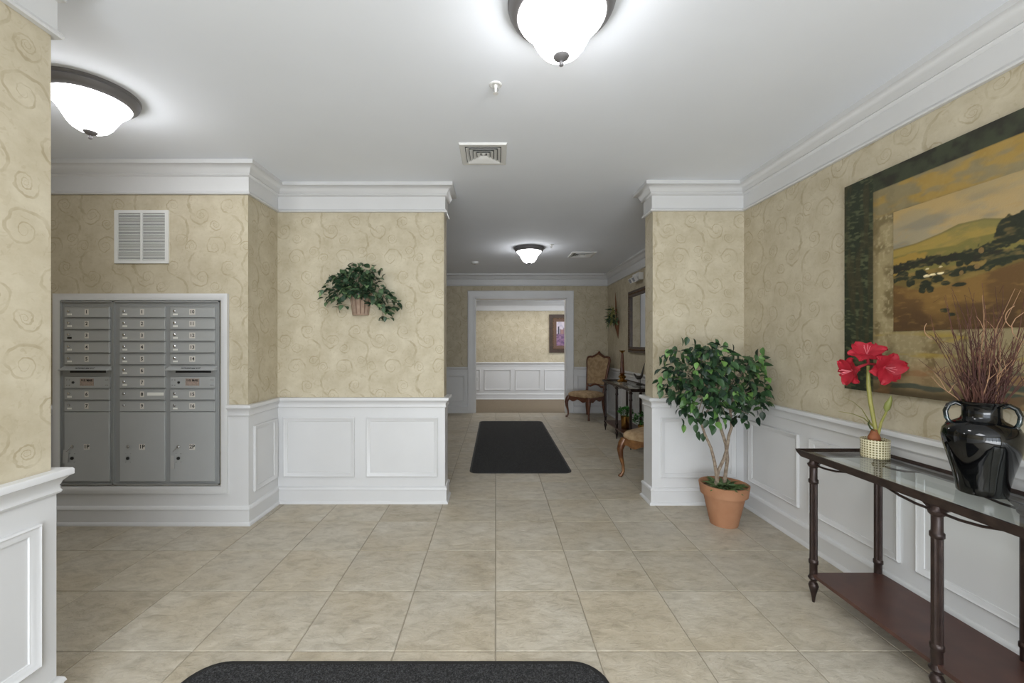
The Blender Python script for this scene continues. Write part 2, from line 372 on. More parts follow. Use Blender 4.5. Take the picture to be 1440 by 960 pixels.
wall_pr = wall('wall_pier_right', [(PRX, RX, PRY, PRY+PT, 0, T)], 'papered short wall behind the ficus')
wall_r = wall('wall_right', [(RX, HX+.2, BY, PRY+PT, 0, T)], 'papered right wall behind the painting')
wall_b = wall('wall_back', [(-3.95, -1.5, BY-.15, BY, 0, T), (2.0, HX+.2, BY-.15, BY, 0, T), (-1.5, 2.0, BY-.15, BY, 2.5, T)], 'papered entrance wall behind the viewer')
H2 = 2.45
HY = 10.37
wall_fh = wall('wall_far_hall', [(-3, 4, HY, HY+.1, 0, H2)], 'papered wall of the hall beyond the opening')
wall('wall_far_hall_left', [(-3.1, -3, FY+.15, HY, 0, H2)], 'papered left end of the hall beyond the opening')
wall('wall_far_hall_right', [(4, 4.1, FY+.15, HY, 0, H2)], 'papered right end of the hall beyond the opening')
struct('ceiling', MB().box(-3.95, 2.46, BY-.15, FY+.15, H, H+.1), CEIL, label='smooth white painted ceiling')
struct('ceiling_far_hall', MB().box(-3, 4, FY+.15, HY, H2, H2+.1), CEIL, label='lower white ceiling beyond the opening')

# ------------------------------------------------------------ mouldings
def run(b, path, prof):
    """sweep a profile [(offset, z)] along an XY path, interior on its right; mitred corners"""
    P = [Vector(p) for p in path]; n = len(P); k = len(prof); vs = []
    for i in range(n):
        ds = []
        if i > 0: ds.append((P[i]-P[i-1]).normalized())
        if i < n-1: ds.append((P[i+1]-P[i]).normalized())
        ns = [Vector((d.y, -d.x)) for d in ds]
        if len(ns) == 1: mt = ns[0]
        else: mt = (ns[0]+ns[1])/(1+ns[0].dot(ns[1]))
        for o, z in prof: vs.append((P[i].x+mt.x*o, P[i].y+mt.y*o, z))
    fs = []
    for i in range(n-1):
        for j in range(k):
            j2 = (j+1) % k; fs.append((i*k+j, (i+1)*k+j, (i+1)*k+j2, i*k+j2))
    fs.append(tuple(range(k))); fs.append(tuple((n-1)*k+j for j in range(k-1, -1, -1)))
    b.add(vs, fs)
SLAB = [(0, 0), (.010, 0), (.010, .90), (0, .90)]
BASE = [(0, 0), (.038, 0), (.038, .012), (.030, .022), (.024, .026), (.024, .118), (.030, .122), (.026, .136), (.016, .146), (0, .148)]
RAIL = [(0, .838), (.018, .838), (.022, .846), (.018, .854), (.016, .866), (.022, .882), (.034, .896), (.044, .902), (.044, .920), (.040, .926), (0, .926)]
CR = [(0, 2.548), (.022, 2.548), (.026, 2.556), (.020, 2.568), (.012, 2.574), (.012, 2.683), (.026, 2.690), (.030, 2.698), (.024, 2.705), (.034, 2.712), (.042, 2.732), (.056, 2.750), (.072, 2.758), (.084, 2.760), (.084, H+.004), (0, H+.004)]
pL = [(LX, BY), (LX, EY), (-3.75, EY), (-3.75, AY), (AX, AY), (AX, PLY), (PLX, PLY), (PLX, PLY+PT), (-2.5, PLY+PT), (-2.5, FY), (-.556, FY)]
pR = [(1.569, FY), (HX, FY), (HX, PRY+PT), (PRX, PRY+PT), (PRX, PRY), (RX, PRY), (RX, BY)]
crownL = pL[:-1]+[(HX, FY)]+pR[2:]
pF = [(-3, HY), (4, HY)]
# wainscot slab + baseboard + rail on the mail recess wall are cut where the mailbox casing stands
MX0, MX1, MZ0, MZ1 = -3.404, -2.063, .245, 1.782      # casing outer size
def segs(path, prof, name, label, kind='structure', parent=None):
    b = MB()
    for p in path: run(b, p, prof)
    return struct(name, b, WHITE, parent, label, smooth=True)
cutA = pL[:4]+[(MX0, AY)]; cutB = [(MX1, AY)]+pL[4:]
segs([cutA, cutB], [(0, .1), (.010, .1), (.010, .90), (0, .90)], 'trim_1', 'white wainscot boards along the left walls')
segs([[(MX0, AY), (MX1, AY)]], [(0, .1), (.010, .1), (.010, MZ0), (0, MZ0)], 'trim_2', 'white wainscot board under the mailboxes')
segs([pR], [(0, .1), (.010, .1), (.010, .90), (0, .90)], 'trim_3', 'white wainscot boards along the right walls')
segs([cutA, cutB], RAIL, 'trim_4', 'white chair rail along the left walls')
segs([pR], RAIL, 'trim_5', 'white chair rail along the right walls')
segs([pL], BASE, 'baseboard_left', 'tall white baseboard along the left walls')
segs([pR], BASE, 'baseboard_right', 'tall white baseboard along the right walls')
segs([crownL], CR, 'trim_6', 'wide white crown moulding around the lobby')
segs([pF], [(0, .1), (.010, .1), (.010, .90), (0, .90)], 'trim_7', 'white wainscot board in the far hall')
segs([pF], RAIL, 'trim_8', 'white chair rail in the far hall')
segs([pF], BASE, 'baseboard_far', 'white baseboard in the far hall')
segs([pF], [(o, z-.34 if z < H else H2) for o, z in CR if z < 2.7]+[(.084, H2-.02), (.084, H2), (0, H2)], 'trim_9', 'white crown moulding in the far hall')

# picture-frame panel mouldings, each its own piece on its wall
def panel(parent, axis, pos, a0, a1, z0=.233, z1=.750, sgn=1):
    """ring of moulding; axis 'y': wall faces -y at Y=pos; axis 'x': wall plane X=pos, interior on side sgn"""
    prof = [(0, 0), (0, .014), (.006, .018), (.014, .013), (.020, .012), (.028, .006), (.034, .005), (.036, 0)]
    b = MB(); k = len(prof); vs = []
    for (ca, cz, da, dz) in ((a0, z0, 1, 1), (a1, z0, -1, 1), (a1, z1, -1, -1), (a0, z1, 1, -1)):
        for i_, h_ in prof:
            A, Z, D = ca+da*i_, cz+dz*i_, .010+h_
            vs.append((A, pos-D, Z) if axis == 'y' else (pos+sgn*D, A, Z))
    fs = []
    for i in range(4):
        i2 = (i+1) % 4
        for j in range(k-1): fs.append((i*k+j, i*k+j+1, i2*k+j+1, i2*k+j))
    if axis == 'x' and sgn > 0: pass
    b.add(vs, fs); o = b.build('panel_moulding', WHITE, parent, smooth=True); return o
panel(wall_pl, 'y', PLY, -1.857, -1.234); panel(wall_pl, 'y', PLY, -1.132, -.505)
panel(wall_mail, 'x', AX, AY+.055, PLY-.045, sgn=1)
panel(wall_pr, 'y', PRY, 1.435, 2.085)
for a, c in ((2.947, 3.52), (2.21, 2.84), (1.49, 2.12), (.76, 1.39), (.03, .66), (-.70, -.07)): panel(wall_r, 'x', RX, a, c, sgn=-1)
for a, c in ((.86, 1.50), (.12, .76), (-.62, .02)): panel(wall_left, 'x', LX, a, c, sgn=1)
panel(wall_far, 'y', FY, -1.12, -.62); panel(wall_far, 'y', FY, -1.85, -1.22); panel(wall_far, 'y', FY, 1.63, 2.19)
for k in range(6): panel(wall_hr, 'x', HX, 3.92+.72*k, 3.92+.72*k+.62, sgn=-1)
for k in range(6): panel(wall_hl, 'x', -2.5, 3.92+.72*k, 3.92+.72*k+.62, sgn=1)
for a, c in ((-1.75, -1.12), (-1.01, -.385), (-.283, .385), (.487, 1.117), (1.218, 1.85), (1.95, 2.58)): panel(wall_fh, 'y', HY, a, c)

# cased opening in the far wall
casing = MB()
cp = [(0, 0), (0, .020), (.012, .026), (.030, .018), (.105, .022), (.120, .014), (.143, .010), (.143, 0)]
k = len(cp); vs = []
for X, Z, d in ((-.563, 0, 1), (-.563, 2.456, 1), (1.569, 2.456, -1), (1.569, 0, -1)):
    for i_, h_ in cp: vs.append((X+d*i_, FY-h_, Z-(i_ if Z > 1 else 0)))
fs = []
for i in range(3):
    for j in range(k-1): fs.append((i*k+j, (i+1)*k+j, (i+1)*k+j+1, i*k+j+1))
casing.add(vs, fs)
d1 = struct('door_1', casing, WHITE, label='wide white cased opening to the far hall', smooth=True)
MB().box(DX0, DX0+.02, FY-.005, FY+.155, 0, DZ).box(DX1-.02, DX1, FY-.005, FY+.155, 0, DZ).box(DX0, DX1, FY-.005, FY+.155, DZ-.02, DZ).build('jamb', WHITE, d1)
# entrance doors behind the viewer
fr = MB()
for x in (-1.5, -.63, .22, 1.07, 1.94): fr.box(x, x+.06, BY-.12, BY-.04, 0, 2.5)
for z in (0, 1.0, 2.05, 2.44): fr.box(-1.5, 2.0, BY-.115, BY-.045, z, z+(.14 if z == 0 else .06))
d2 = struct('door_2', fr, mat('bronze_door_frame', srgb(60, 56, 52), .5, .3), label='glazed entrance doors behind the viewer')
for x in (-1.44, -.57, .28, 1.13): MB().box(x, x+.81, BY-.085, BY-.08, .14, 2.44).build('glass_pane', PANE, d2)
struct('ground', MB().box(-8, 8, -12, BY-.15, -.1, -.02), mat('pale_paving', srgb(170, 168, 162), .9, noise=(srgb(150, 148, 142), 3, .3, .7)), label='paving outside the entrance')

# ------------------------------------------------------------ floor
fl = struct('floor', MB().box(-3.95, 2.46, BY-.15, FY+.05, -.08, -.0035), GROUT, label='beige slate-look ceramic tile floor')
s_ = .4597; g_ = .0028
tile = MB().bevbox(-s_/2+g_, s_/2-g_, -s_/2+g_, s_/2-g_, -.009, 0, .002).mesh('floor_tile', TILE)
Y0 = 1.888
for j in range(-2, 15):
    for i in range(-9, 5):
        cx, cy = (i+.5)*s_, Y0+(j+.5)*s_
        if cy-s_/2 < 8.3 and cx+s_/2 < HX+.25:
            if cx > RX+.2 and cy < 3.5: continue
            if cx+s_/2 < LX and cy+s_/2 < EY: continue
            if cx+s_/2 < AX and AY+.05 < cy-s_/2: 
                if cx+s_/2 < -2.5 or cy < PLY+PT: continue
            if abs(cy+s_/2-8.55) < .3 and cy+s_/2 > FY+.1: continue
            link('floor_tile', tile, fl, (cx, cy, 0))
b = MB()
for j in range(-10, -2):
    for i in range(-4, 5):
        x0, y0 = i*s_, Y0+j*s_
        b.bevbox(x0+g_, x0+s_-g_, y0+g_, y0+s_-g_, -.009, 0, .002)
tag(b.build('tile_field', TILE, fl), kind='stuff')
b = MB()
for i in range(-6, 6):
    yy = Y0+14*s_; b.bevbox(i*s_+g_, (i+1)*s_-g_, yy+g_ if False else Y0+13.0*s_+s_+g_, FY+.03, -.009, 0, .002)
tag(b.build('tile_border', TILE, fl), kind='stuff')
struct('floor_far_hall', MB().box(-3, 4, FY+.03, HY, -.06, .004), CARPET, label='brown carpet in the far hall')

def rounded(x0, x1, y0, y1, r, n=8):
    out = []
    for cx, cy, a0 in ((x1-r, y0+r, -90), (x1-r, y1-r, 0), (x0+r, y1-r, 90), (x0+r, y0+r, 180)):
        for k in range(n+1):
            a = math.radians(a0+90*k/n); out.append((cx+r*math.cos(a), cy+r*math.sin(a)))
    return out
def floor_mat(label, x0, x1, y0, y1, r):
    cx, cy = (x0+x1)/2, (y0+y1)/2
    t = thing('floor_mat', label, 'mat', (cx, cy, 0), group='charcoal floor mats'); hx, hy = (x1-x0)/2, (y1-y0)/2
    MB().prism(rounded(-hx, hx, -hy, hy, r), .0005, .006).build('rubber_border', RUBBER, t)
    MB().prism(rounded(-hx+.022, hx-.022, -hy+.022, hy-.022, r-.02), .006, .010).build('pile', PILE, t)
floor_mat('large charcoal mat with rounded corners cut off by the bottom of the photo', -1.295, .470, .62, 1.823, .142)
floor_mat('long black runner mat lying in the corridor between the two piers', -.285, .830, 4.468, 7.45, .09)

# ------------------------------------------------------------ mailboxes
MF = AY-.004                                  # face plane of the units
b = MB(); cz = [(0,0),(0,.026),(.008,.030),(.040,.024),(.050,.020),(.056,.006),(.056,0)]
k = len(cz); vs = []
for X, Z, dx, dz in ((MX0, MZ0, 1, 1), (MX1, MZ0, -1, 1), (MX1, MZ1, -1, -1), (MX0, MZ1, 1, -1)):
    for i_, h_ in cz: vs.append((X+dx*i_, AY-h_, Z+dz*i_))
fs = [(i*k+j, i*k+j+1, ((i+1) % 4)*k+j+1, ((i+1) % 4)*k+j) for i in range(4) for j in range(k-1)]
b.add(vs, fs); struct('trim_10', b, WHITE, label='white casing around the grey mailboxes', smooth=True)
numplate = {}
def mail_unit(label, x0, x1, cols):
    Z0, Z1 = .311, 1.726
    t = thing('mailbox_unit', label, 'mailbox', ((x0+x1)/2, MF, Z0), group='grey wall mailbox units'); ox = (x0+x1)/2
    fb = MB(); w0, w1 = x0-ox, x1-ox; hh = Z1-Z0
    fb.box(w0, w1, -.004, 0, 0, hh)
    for (a, c, z0, z1) in ((w0, w0+.007, 0, hh), (w1-.007, w1, 0, hh), (w0, w1, 0, .010), (w0, w1, hh-.010, hh)): fb.box(a, c, -.016, -.004, z0, z1)
    fb.build('frame', GREYD, t)
    rh = 16.5/F*3.2
    def door(x, z, wd, h, text, col, lock=True, name_label=True, parcel=False):
        d = MB().bevbox(-wd/2, wd/2, -h/2, h/2, 0, .014, .002); d.v = [(v[0], -v[2], v[1]) for v in d.v]; 
        o = d.build('parcel_door' if parcel else 'door', GREY, t, (x, -.004, z))
        if not parcel:
            MB().box(-wd/2, wd/2, -.017, -.0136, h/2-.006, h/2).build('hinge_lip', GREYD, o)
            lx, lz = -wd/2+.036, .006
            lk = MB().lathe([(.0105, 0), (.0105, .006), (.007, .009)], 12); lk.v = [(v[0]+lx, -.014-v[2], v[1]+lz) for v in lk.v]; lk.build('lock', CHROME, o)
            if name_label:
                MB().box(lx-.012, lx+.022, -.0160, -.0138, lz-.031, lz-.018).build('name_label', LABEL if name_label is True else DARK, o)
            ty, sz, tx = 0, .036, -wd/2+wd*.50
        else:
            ty, sz, tx = -.0, .042, 0
        pw = .030 if len(text) == 1 else .044
        MB().box(tx-pw/2, tx+pw/2, -.0152, -.0138, -.022, .022).build('number_plate', STICK, o)
        if text not in numplate: numplate[text] = text_mesh(text, sz)
        q = link('number', numplate[text], o, (tx, -.0156, 0)); q.rotation_euler = (math.pi/2, 0, 0)
        return o
    for cx0, cx1, rows, ptxt, tagk in cols:
        wd = (cx1-cx0); xc = (cx0+cx1)/2-ox
        for r, txt in enumerate(rows):
            zt = PZ(430.3+16.5*r, 3.2)-Z0; z = zt-rh/2
            if txt == 'slot':
                MB().box(-wd/2, wd/2, -.006, -.002, -rh/2, rh/2-.002).build('slot_panel', GREYD, t, (xc, 0, z))
                hd = MB(); hw = wd/2+.012
                hd.add([(-hw-.016, -.040, .020), (hw-.016, -.040, .020), (hw, -.004, .048), (-hw, -.004, .048), (-hw-.016, -.040, .015), (hw-.016, -.040, .015), (hw, -.004, .015), (-hw, -.004, .015)],
                       [(0,1,2,3),(4,7,6,5),(0,4,5,1),(1,5,6,2),(2,6,7,3),(3,7,4,0)])
                hd.v = [(a, b_, c-.012) for a, b_, c in hd.v]
                hood = hd.build('slot_hood', GREY, t, (xc, 0, z))
                hm = link('lettering', text_mesh('OUTGOING MAIL SLOT', .014), hood, (-.005, -.0285, .0205)); hm.rotation_euler = (math.radians(48), 0, 0)
                MB().box(-wd*.40, wd*.40, -.0085, -.006, -.016, .004).build('mail_slot', DARK, t, (xc, 0, z))
            elif txt == 'panel':
                o = MB().box(-wd/2, wd/2, -.014, -.004, -rh/2+.003, rh/2-.003).build('service_panel', GREY, t, (xc, 0, z))
                lk = MB().lathe([(.009, 0), (.009, .005), (.006, .007)], 12); lk.v = [(v[0]-wd*.31, -.014-v[2], v[1]) for v in lk.v]; lk.build('lock', DARK, o)
                MB().box(-wd*.16, wd*.15, -.0155, -.0135, -.024, .030).build('notice_sticker', mat('faded_sticker', srgb(166, 148, 136), .6, noise=(srgb(146, 132, 124), 80, .4, .6)), o)
                q = link('lettering', text_mesh('U.S. MAIL', .022), o, (0, -.0160, .016)); q.rotation_euler = (math.pi/2, 0, 0)
                for sx in (-.40, -.46, .42, .46):
                    for sz_ in (-.02, .02):
                        sc = MB().lathe([(.0035, 0), (.0025, .002)], 8); sc.v = [(v[0]+sx*wd, -.014-v[2], v[1]+sz_) for v in sc.v]; sc.build('screw', CHROME, o)
            else:
                nl = True
                if tagk == 'B' and txt in ('8', '9'): nl = False
                if tagk == 'A' and txt == '3': nl = 'dark'
                o = door(xc, z, wd, rh-.007, txt, tagk, name_label=nl)
                if tagk == 'B' and txt == '8': MB().box(.02+wd*.06, wd*.48, -.0162, -.0138, -.010, .014).build('name_strip', LABEL, o)
        zt, zb = PZ(579.2, 3.2)-Z0, PZ(676.2, 3.2)-Z0
        o = door(xc, (zt+zb)/2, wd, zt-zb, ptxt, tagk, parcel=True)
        lx = -wd/2+(.062 if ptxt == '1P' and tagk == 'A' else .065)
        for dz, mm in ((.0, CHROME), (-.088, DARK)):
            lk = MB().lathe([(.012, 0), (.012, .006), (.007, .009)], 14); lk.v = [(v[0]+lx, -.014-v[2], v[1]+dz) for v in lk.v]; lk.build('lock', mm, o)
        for dz in (-.055, -.118):
            for q in (-.018, .018): MB().box(lx+q-.004, lx+q+.004, -.0152, -.0138, dz, dz+.004).build('screw', CHROME, o)
        if ptxt != '1P' or tagk == 'A':
            tb = MB().box(-.019 if tagk == 'A' else -.013, .019 if tagk == 'A' else .013, -.022, -.018, -.10, 0)
            a = tb.build('key_tag', mat('clear_key_tag', srgb(178, 178, 176), .3), o, (lx-.042, 0, -.026 if tagk == 'A' else -.068)); a.rotation_euler = (0, .08 if tagk == 'A' else 0, 0)
            MB().tube([(lx, -.024, 0), (lx-.02, -.026, -.02), (lx-.04, -.021, -.036)], .0022, 6).build('key_ring', CHROME, o)
    return t
X_ = lambda px: PX(px, 3.2)
mail_unit('grey metal mailbox unit of one column, leftmost, with doors 1 to 7 and 1P', -3.354, X_(159.2), [(X_(91.7), X_(154.6), ['1','2','3','4','5','slot','panel','6','7'], '1P', 'A')])
mail_unit('wide grey metal mailbox unit of two columns with doors 1 to 16, 1P and 2P', X_(159.6), -2.128,
          [(X_(169.3), X_(232.5), ['1','2','3','4','5','6','7','8','9'], '1P', 'B'), (X_(240.2), X_(302.4), ['10','11','12','13','14','slot','panel','15','16'], '2P', 'C')])

# ------------------------------------------------------------ return grille over the mailboxes
gx0, gx1, gz0, gz1 = PX(160, 3.2), PX(236, 3.2), PZ(370, 3.2), PZ(295, 3.2)
t = thing('wall_grille', 'square white two-bay air return grille on the wall above the mailboxes', 'vent', ((gx0+gx1)/2, AY, gz0))
hw, hh = (gx1-gx0)/2, gz1-gz0
MB().box(-hw, hw, -.012, 0, 0, .024).box(-hw, hw, -.012, 0, hh-.024, hh).box(-hw, -hw+.026, -.012, 0, .024, hh-.024).box(hw-.026, hw, -.012, 0, .024, hh-.024).box(-.007, .007, -.013, 0, .024, hh-.024).build('frame', PLASTIC, t)
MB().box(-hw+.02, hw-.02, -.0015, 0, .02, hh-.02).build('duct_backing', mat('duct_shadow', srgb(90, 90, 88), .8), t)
for a, c in ((-hw+.026, -.007), (.007, hw-.026)):
    b = MB(); n = 30
    for k in range(n):
        z = .026+(hh-.052)*k/n; b.add([(a, -.010, z), (c, -.010, z), (c, -.002, z+.009), (a, -.002, z+.009), (a, -.0112, z+.0015), (c, -.0112, z+.0015), (c, -.0032, z+.0105), (a, -.0032, z+.0105)],
              [(0,1,2,3),(4,7,6,5),(0,4,5,1),(2,6,7,3),(0,3,7,4),(1,5,6,2)])
    tag(b.build('louvers', PLASTIC, t), kind='stuff')

# ------------------------------------------------------------ ceiling lamps
def ceiling_lamp(label, x, y):
    t = thing('ceiling_lamp', label, 'lamp', (x, y, H), group='frosted bowl ceiling lamps')
    MB().lathe([(.16, 0), (.2186, 0), (.2186, -.008), (.212, -.014), (.215, -.022), (.206, -.040), (.192, -.054), (.180, -.060), (.168, -.056), (.160, -.04)], 56).build('rim', PEWTER, t, smooth=True)
    MB().lathe([(.172, -.050), (.177, -.060), (.172, -.070), (.158, -.082), (.142, -.100), (.126, -.124), (.112, -.150), (.098, -.176), (.078, -.200), (.052, -.216), (.020, -.224), (0, -.225)][::-1], 56).build('glass_bowl', BOWLM, t, smooth=True)
    MB().lathe([(0, -.262), (.008, -.258), (.010, -.251), (.006, -.245), (.007, -.240), (.016, -.236), (.030, -.226), (.036, -.217), (.034, -.214), (0, -.213)], 24).build('finial', PEWTER, t, smooth=True)
ceiling_lamp('large round frosted bowl ceiling lamp at the top of the photo', .268, 1.695)
ceiling_lamp('frosted bowl ceiling lamp above the mail recess, half behind the left wall', -2.245, 2.30)
ceiling_lamp('small far frosted bowl ceiling lamp in the corridor', .486, 6.05)

def sprinkler(label, x, y, z=H):
    t = thing('sprinkler', label, 'sprinkler', (x, y, z), group='ceiling sprinkler heads')
    MB().lathe([(.034, 0), (.034, -.003), (.027, -.007), (.022, -.004), (.012, -.004)], 24).build('escutcheon', PLASTIC, t, smooth=True)
    MB().lathe([(.010, 0), (.010, -.016), (.007, -.020), (.004, -.046)], 12).build('body', PLASTIC, t, smooth=True)
    MB().tube([(-.008, 0, -.016), (-.013, 0, -.030), (-.003, 0, -.046)], .0022, 6).tube([(.008, 0, -.016), (.013, 0, -.030), (.003, 0, -.046)], .0022, 6).build('yoke', CHROME, t)
    MB().lathe([(.0, -.046), (.013, -.046), (.015, -.049), (0, -.049)], 16).build('deflector', PLASTIC, t)
sprinkler('chrome sprinkler head on the ceiling below the big lamp', 0, 2.233)
sprinkler('tiny sprinkler head on the corridor ceiling right of the far lamp', .785, 5.85)
sprinkler('sprinkler head just inside the cased opening, left of the other', .052, 9.6, H2)
sprinkler('sprinkler head just inside the cased opening, nearer its right side', .62, 9.7, H2)
t = thing('smoke_detector', 'small round white smoke detector on the corridor ceiling left of the far lamp', 'detector', (-.355, 7.1, H))
MB().lathe([(.066, 0), (.066, -.012), (.058, -.030), (.040, -.038), (0, -.038)], 28).build('housing', PLASTIC, t, smooth=True)
MB().lathe([(.012, -.038), (.012, -.041), (0, -.041)], 12).build('sensor_cap', GREY, t)

def diffuser(label, x0, x1, y0, y1):
    cx, cy, hx, hy = (x0+x1)/2, (y0+y1)/2, (x1-x0)/2, (y1-y0)/2
    t = thing('ceiling_vent', label, 'vent', (cx, cy, H), group='square ceiling air diffusers')
    def ring(b, o0, o1, z0, z1, th=.003):
        A = [(-hx+o0, -hy+o0), (hx-o0, -hy+o0), (hx-o0, hy-o0), (-hx+o0, hy-o0)]; B = [(-hx+o1, -hy+o1), (hx-o1, -hy+o1), (hx-o1, hy-o1), (-hx+o1, hy-o1)]
        b.add([(x, y, z0) for x, y in A]+[(x, y, z1) for x, y in B]+[(x, y, z0+th) for x, y in A]+[(x, y, z1+th) for x, y in B],
              [(i, (i+1) % 4, 4+(i+1) % 4, 4+i) for i in range(4)]+[(8+i, 12+i, 12+(i+1) % 4, 8+(i+1) % 4) for i in range(4)]+[(i, 8+i, 8+(i+1) % 4, (i+1) % 4) for i in range(4)]+[(4+i, 4+(i+1) % 4, 12+(i+1) % 4, 12+i) for i in range(4)])
    b = MB(); ring(b, 0, .006, -.002, -.014); ring(b, .006, .040, -.014, -.012); b.build('frame', PLASTIC, t)
    MB().box(-hx+.03, hx-.03, -hy+.03, hy-.03, -.0015, 0).build('duct_backing', mat('duct_shadow', None), t)
    for k in range(4):
        o = .046+k*.026; b = MB(); ring(b, o, o+.020, -.018, -.004, .0015); b.build('vane', PLASTIC, t)
    c = .155; MB().add([(-hx+c, -hy+c, -.004), (hx-c, -hy+c, -.004), (hx-c, hy-c, -.004), (-hx+c, hy-c, -.004), (0, 0, -.014)], [(0,1,4),(1,2,4),(2,3,4),(3,0,4),(3,2,1,0)]).build('center_vane', PLASTIC, t)
diffuser('square white ceiling air diffuser above the lobby centre', -.257, .080, 2.876, 3.215)
diffuser('small far white ceiling air diffuser in the corridor right of the lamp', 1.16, 1.54, 6.30, 6.68)

# emergency light
t = thing('emergency_light', 'white two-headed emergency light high on the corridor right wall', 'light', (HX-.002, 6.50, 2.36))
MB().box(-.07, 0, -.15, .15, .02, .13).build('housing', PLASTIC, t)
for y in (-.08, .08):
    h = MB().box(-.045, .0, -.058, .058, -.035, .045).build('lamp_head', PLASTIC, t, (-.085, y, .04)); h.rotation_euler = (0, -.5, 0)
    MB().box(-.047, -.045, -.045, .045, -.025, .035).build('lens', LENS, h)

# ------------------------------------------------------------ foliage helpers
def leaf_mesh(name, m, ln=.07, wd=.034, droop=.012):
    n = 5; vs = [(0, 0, 0)]; fs = []
    for i in range(1, n):
        t_ = i/n; ww = wd/2*math.sin(math.pi*t_**.8)**.9; z = -droop*t_*t_*2
        vs += [(ln*t_, -ww, z+ww*.35), (ln*t_, 0, z), (ln*t_, ww, z+ww*.35)]
    vs.append((ln, 0, -droop*2.2))
    fs += [(0, 1, 2), (0, 2, 3)]
    for i in range(n-2):
        a = 1+i*3; fs += [(a, a+3, a+4, a+1), (a+1, a+4, a+5, a+2)]
    a = 1+(n-2)*3; E = len(vs)-1; fs += [(a, E, a+1), (a+1, E, a+2)]
    b = MB().add(vs, fs); return b, b.mesh(name, m, True)
def rotdir(d, roll=0):
    d = Vector(d).normalized(); q = d.to_track_quat('X', 'Z'); return q.to_matrix() @ Matrix.Rotation(roll, 3, 'X')
def place_leaves(parent, meshb, me, spots, matl, nmax=300, rest='foliage'):
    for k, (p, R, s) in enumerate(spots[:nmax]):
        o = link('leaf', me, parent); o.matrix_local = Matrix.Translation(p) @ (R.to_4x4()) @ Matrix.Scale(s, 4)
    if len(spots) > nmax:
        b = MB()
        for p, R, s in spots[nmax:]:
            b.add([Vector(p)+R @ (Vector(v)*s) for v in meshb.v], meshb.f)
        tag(b.build(rest, matl, parent, smooth=True), kind='stuff')

# ------------------------------------------------------------ ficus tree
FXo, FYo = 1.775, 3.23
t = thing('potted_ficus', 'leafy green ficus tree in a terracotta pot in the corner by the right pier', 'potted plant', (FXo, FYo, 0))
MB().lathe([(.098, 0), (.148, .232), (.166, .232), (.178, .312), (.166, .314), (.158, .30), (.148, .272), (0, .272)], 48).build('pot', TERRA, t, smooth=True)
b = MB(); rr = random.Random(3)
prof = [(0, .300), (.05, .298), (.09, .292), (.12, .285), (.150, .272)]
b.lathe(prof[::-1], 28); b.v = [(x, y, z+rr.uniform(-.006, .008)) for x, y, z in b.v]; b.build('soil', SOIL, t, smooth=True)
def L2(px, py, dy=0):      # photo pixel to point local to the ficus
    Yd = FYo+dy; return (PX(px, Yd)-FXo, dy, PZ(py, Yd))
tr = [([L2(1009, 684, -.02), L2(1007, 664, -.02), L2(1005, 650, -.03), L2(1000, 630, -.04), L2(992, 612, -.05), L2(984, 590, -.06), L2(975, 565, -.06)], [.014, .013, .012, .011, .010, .008, .004]),
      ([L2(1018, 684, .02), L2(1020, 668, .02), L2(1023, 645, .02), L2(1021, 625, .02), L2(1013, 600, .0), L2(1005, 575, .0), L2(1000, 540, .02), L2(1004, 510, .02)], [.014, .014, .013, .013, .012, .011, .008, .004]),
      ([L2(1006, 684, -.01), L2(1010, 662, -.01), L2(1018, 645, -.01), L2(1022, 632, -.005), L2(1025, 612, -.03), L2(1029, 600, -.02), L2(1027, 578, -.02), L2(1034, 545, -.02), L2(1045, 520, 0)], [.013, .013, .012, .012, .011, .011, .010, .007, .004])]
for p, r in tr: MB().tube(p, r, 8).build('trunk', BARK, t, smooth=True)
rr = random.Random(11)
lobes = [  # px, py, depth offset, rx, ry, rz (m), weight
    (975, 520, -.06, .17, .18, .13, 3), (1005, 510, -.12, .17, .15, .13, 3), (1035, 520, 0, .16, .18, .14, 3), (955, 545, -.02, .13, .13, .10, 1.6),
    (985, 560, -.15, .15, .12, .11, 2.4), (1020, 555, -.16, .15, .12, .11, 2.4), (1055, 555, -.02, .12, .13, .12, 1.8), (990, 492, 0, .13, .12, .06, 1.0),
    (1060, 510, .0, .10, .1, .07, 1.0), (1068, 540, .0, .07, .1, .10, .8), (938, 530, -.02, .06, .08, .10, .7), (1003, 585, -.14, .08, .08, .09, .7), (970, 578, -.10, .09, .09, .08, .6), (950, 500, 0, .08, .08, .06, .5), (1045, 585, -.06, .08, .08, .06, .5)]
tw = sum(l[6] for l in lobes); spots = []
for l in lobes:
    for k in range(int(860*l[6]/tw)):
        while True:
            q = [rr.uniform(-1, 1) for _ in range(3)]
            if .25 < sum(a*a for a in q) < 1: break
        c = L2(l[0], l[1], l[2]); p = Vector((c[0]+q[0]*l[3], c[1]+q[1]*l[4], c[2]+q[2]*l[5]))
        if p.x+FXo > RX-.10: p.x = RX-.10-FXo-rr.uniform(0, .08)
        if p.y+FYo > PRY-.12: p.y = PRY-.12-FYo-rr.uniform(0, .05)
        d = Vector((q[0]*.8+rr.uniform(-.5, .5), q[1]*.8-.15+rr.uniform(-.4, .4), -.55+rr.uniform(-.5, .8)))
        spots.append((p, rotdir(d, rr.uniform(-.8, .8)), rr.uniform(.75, 1.2)))
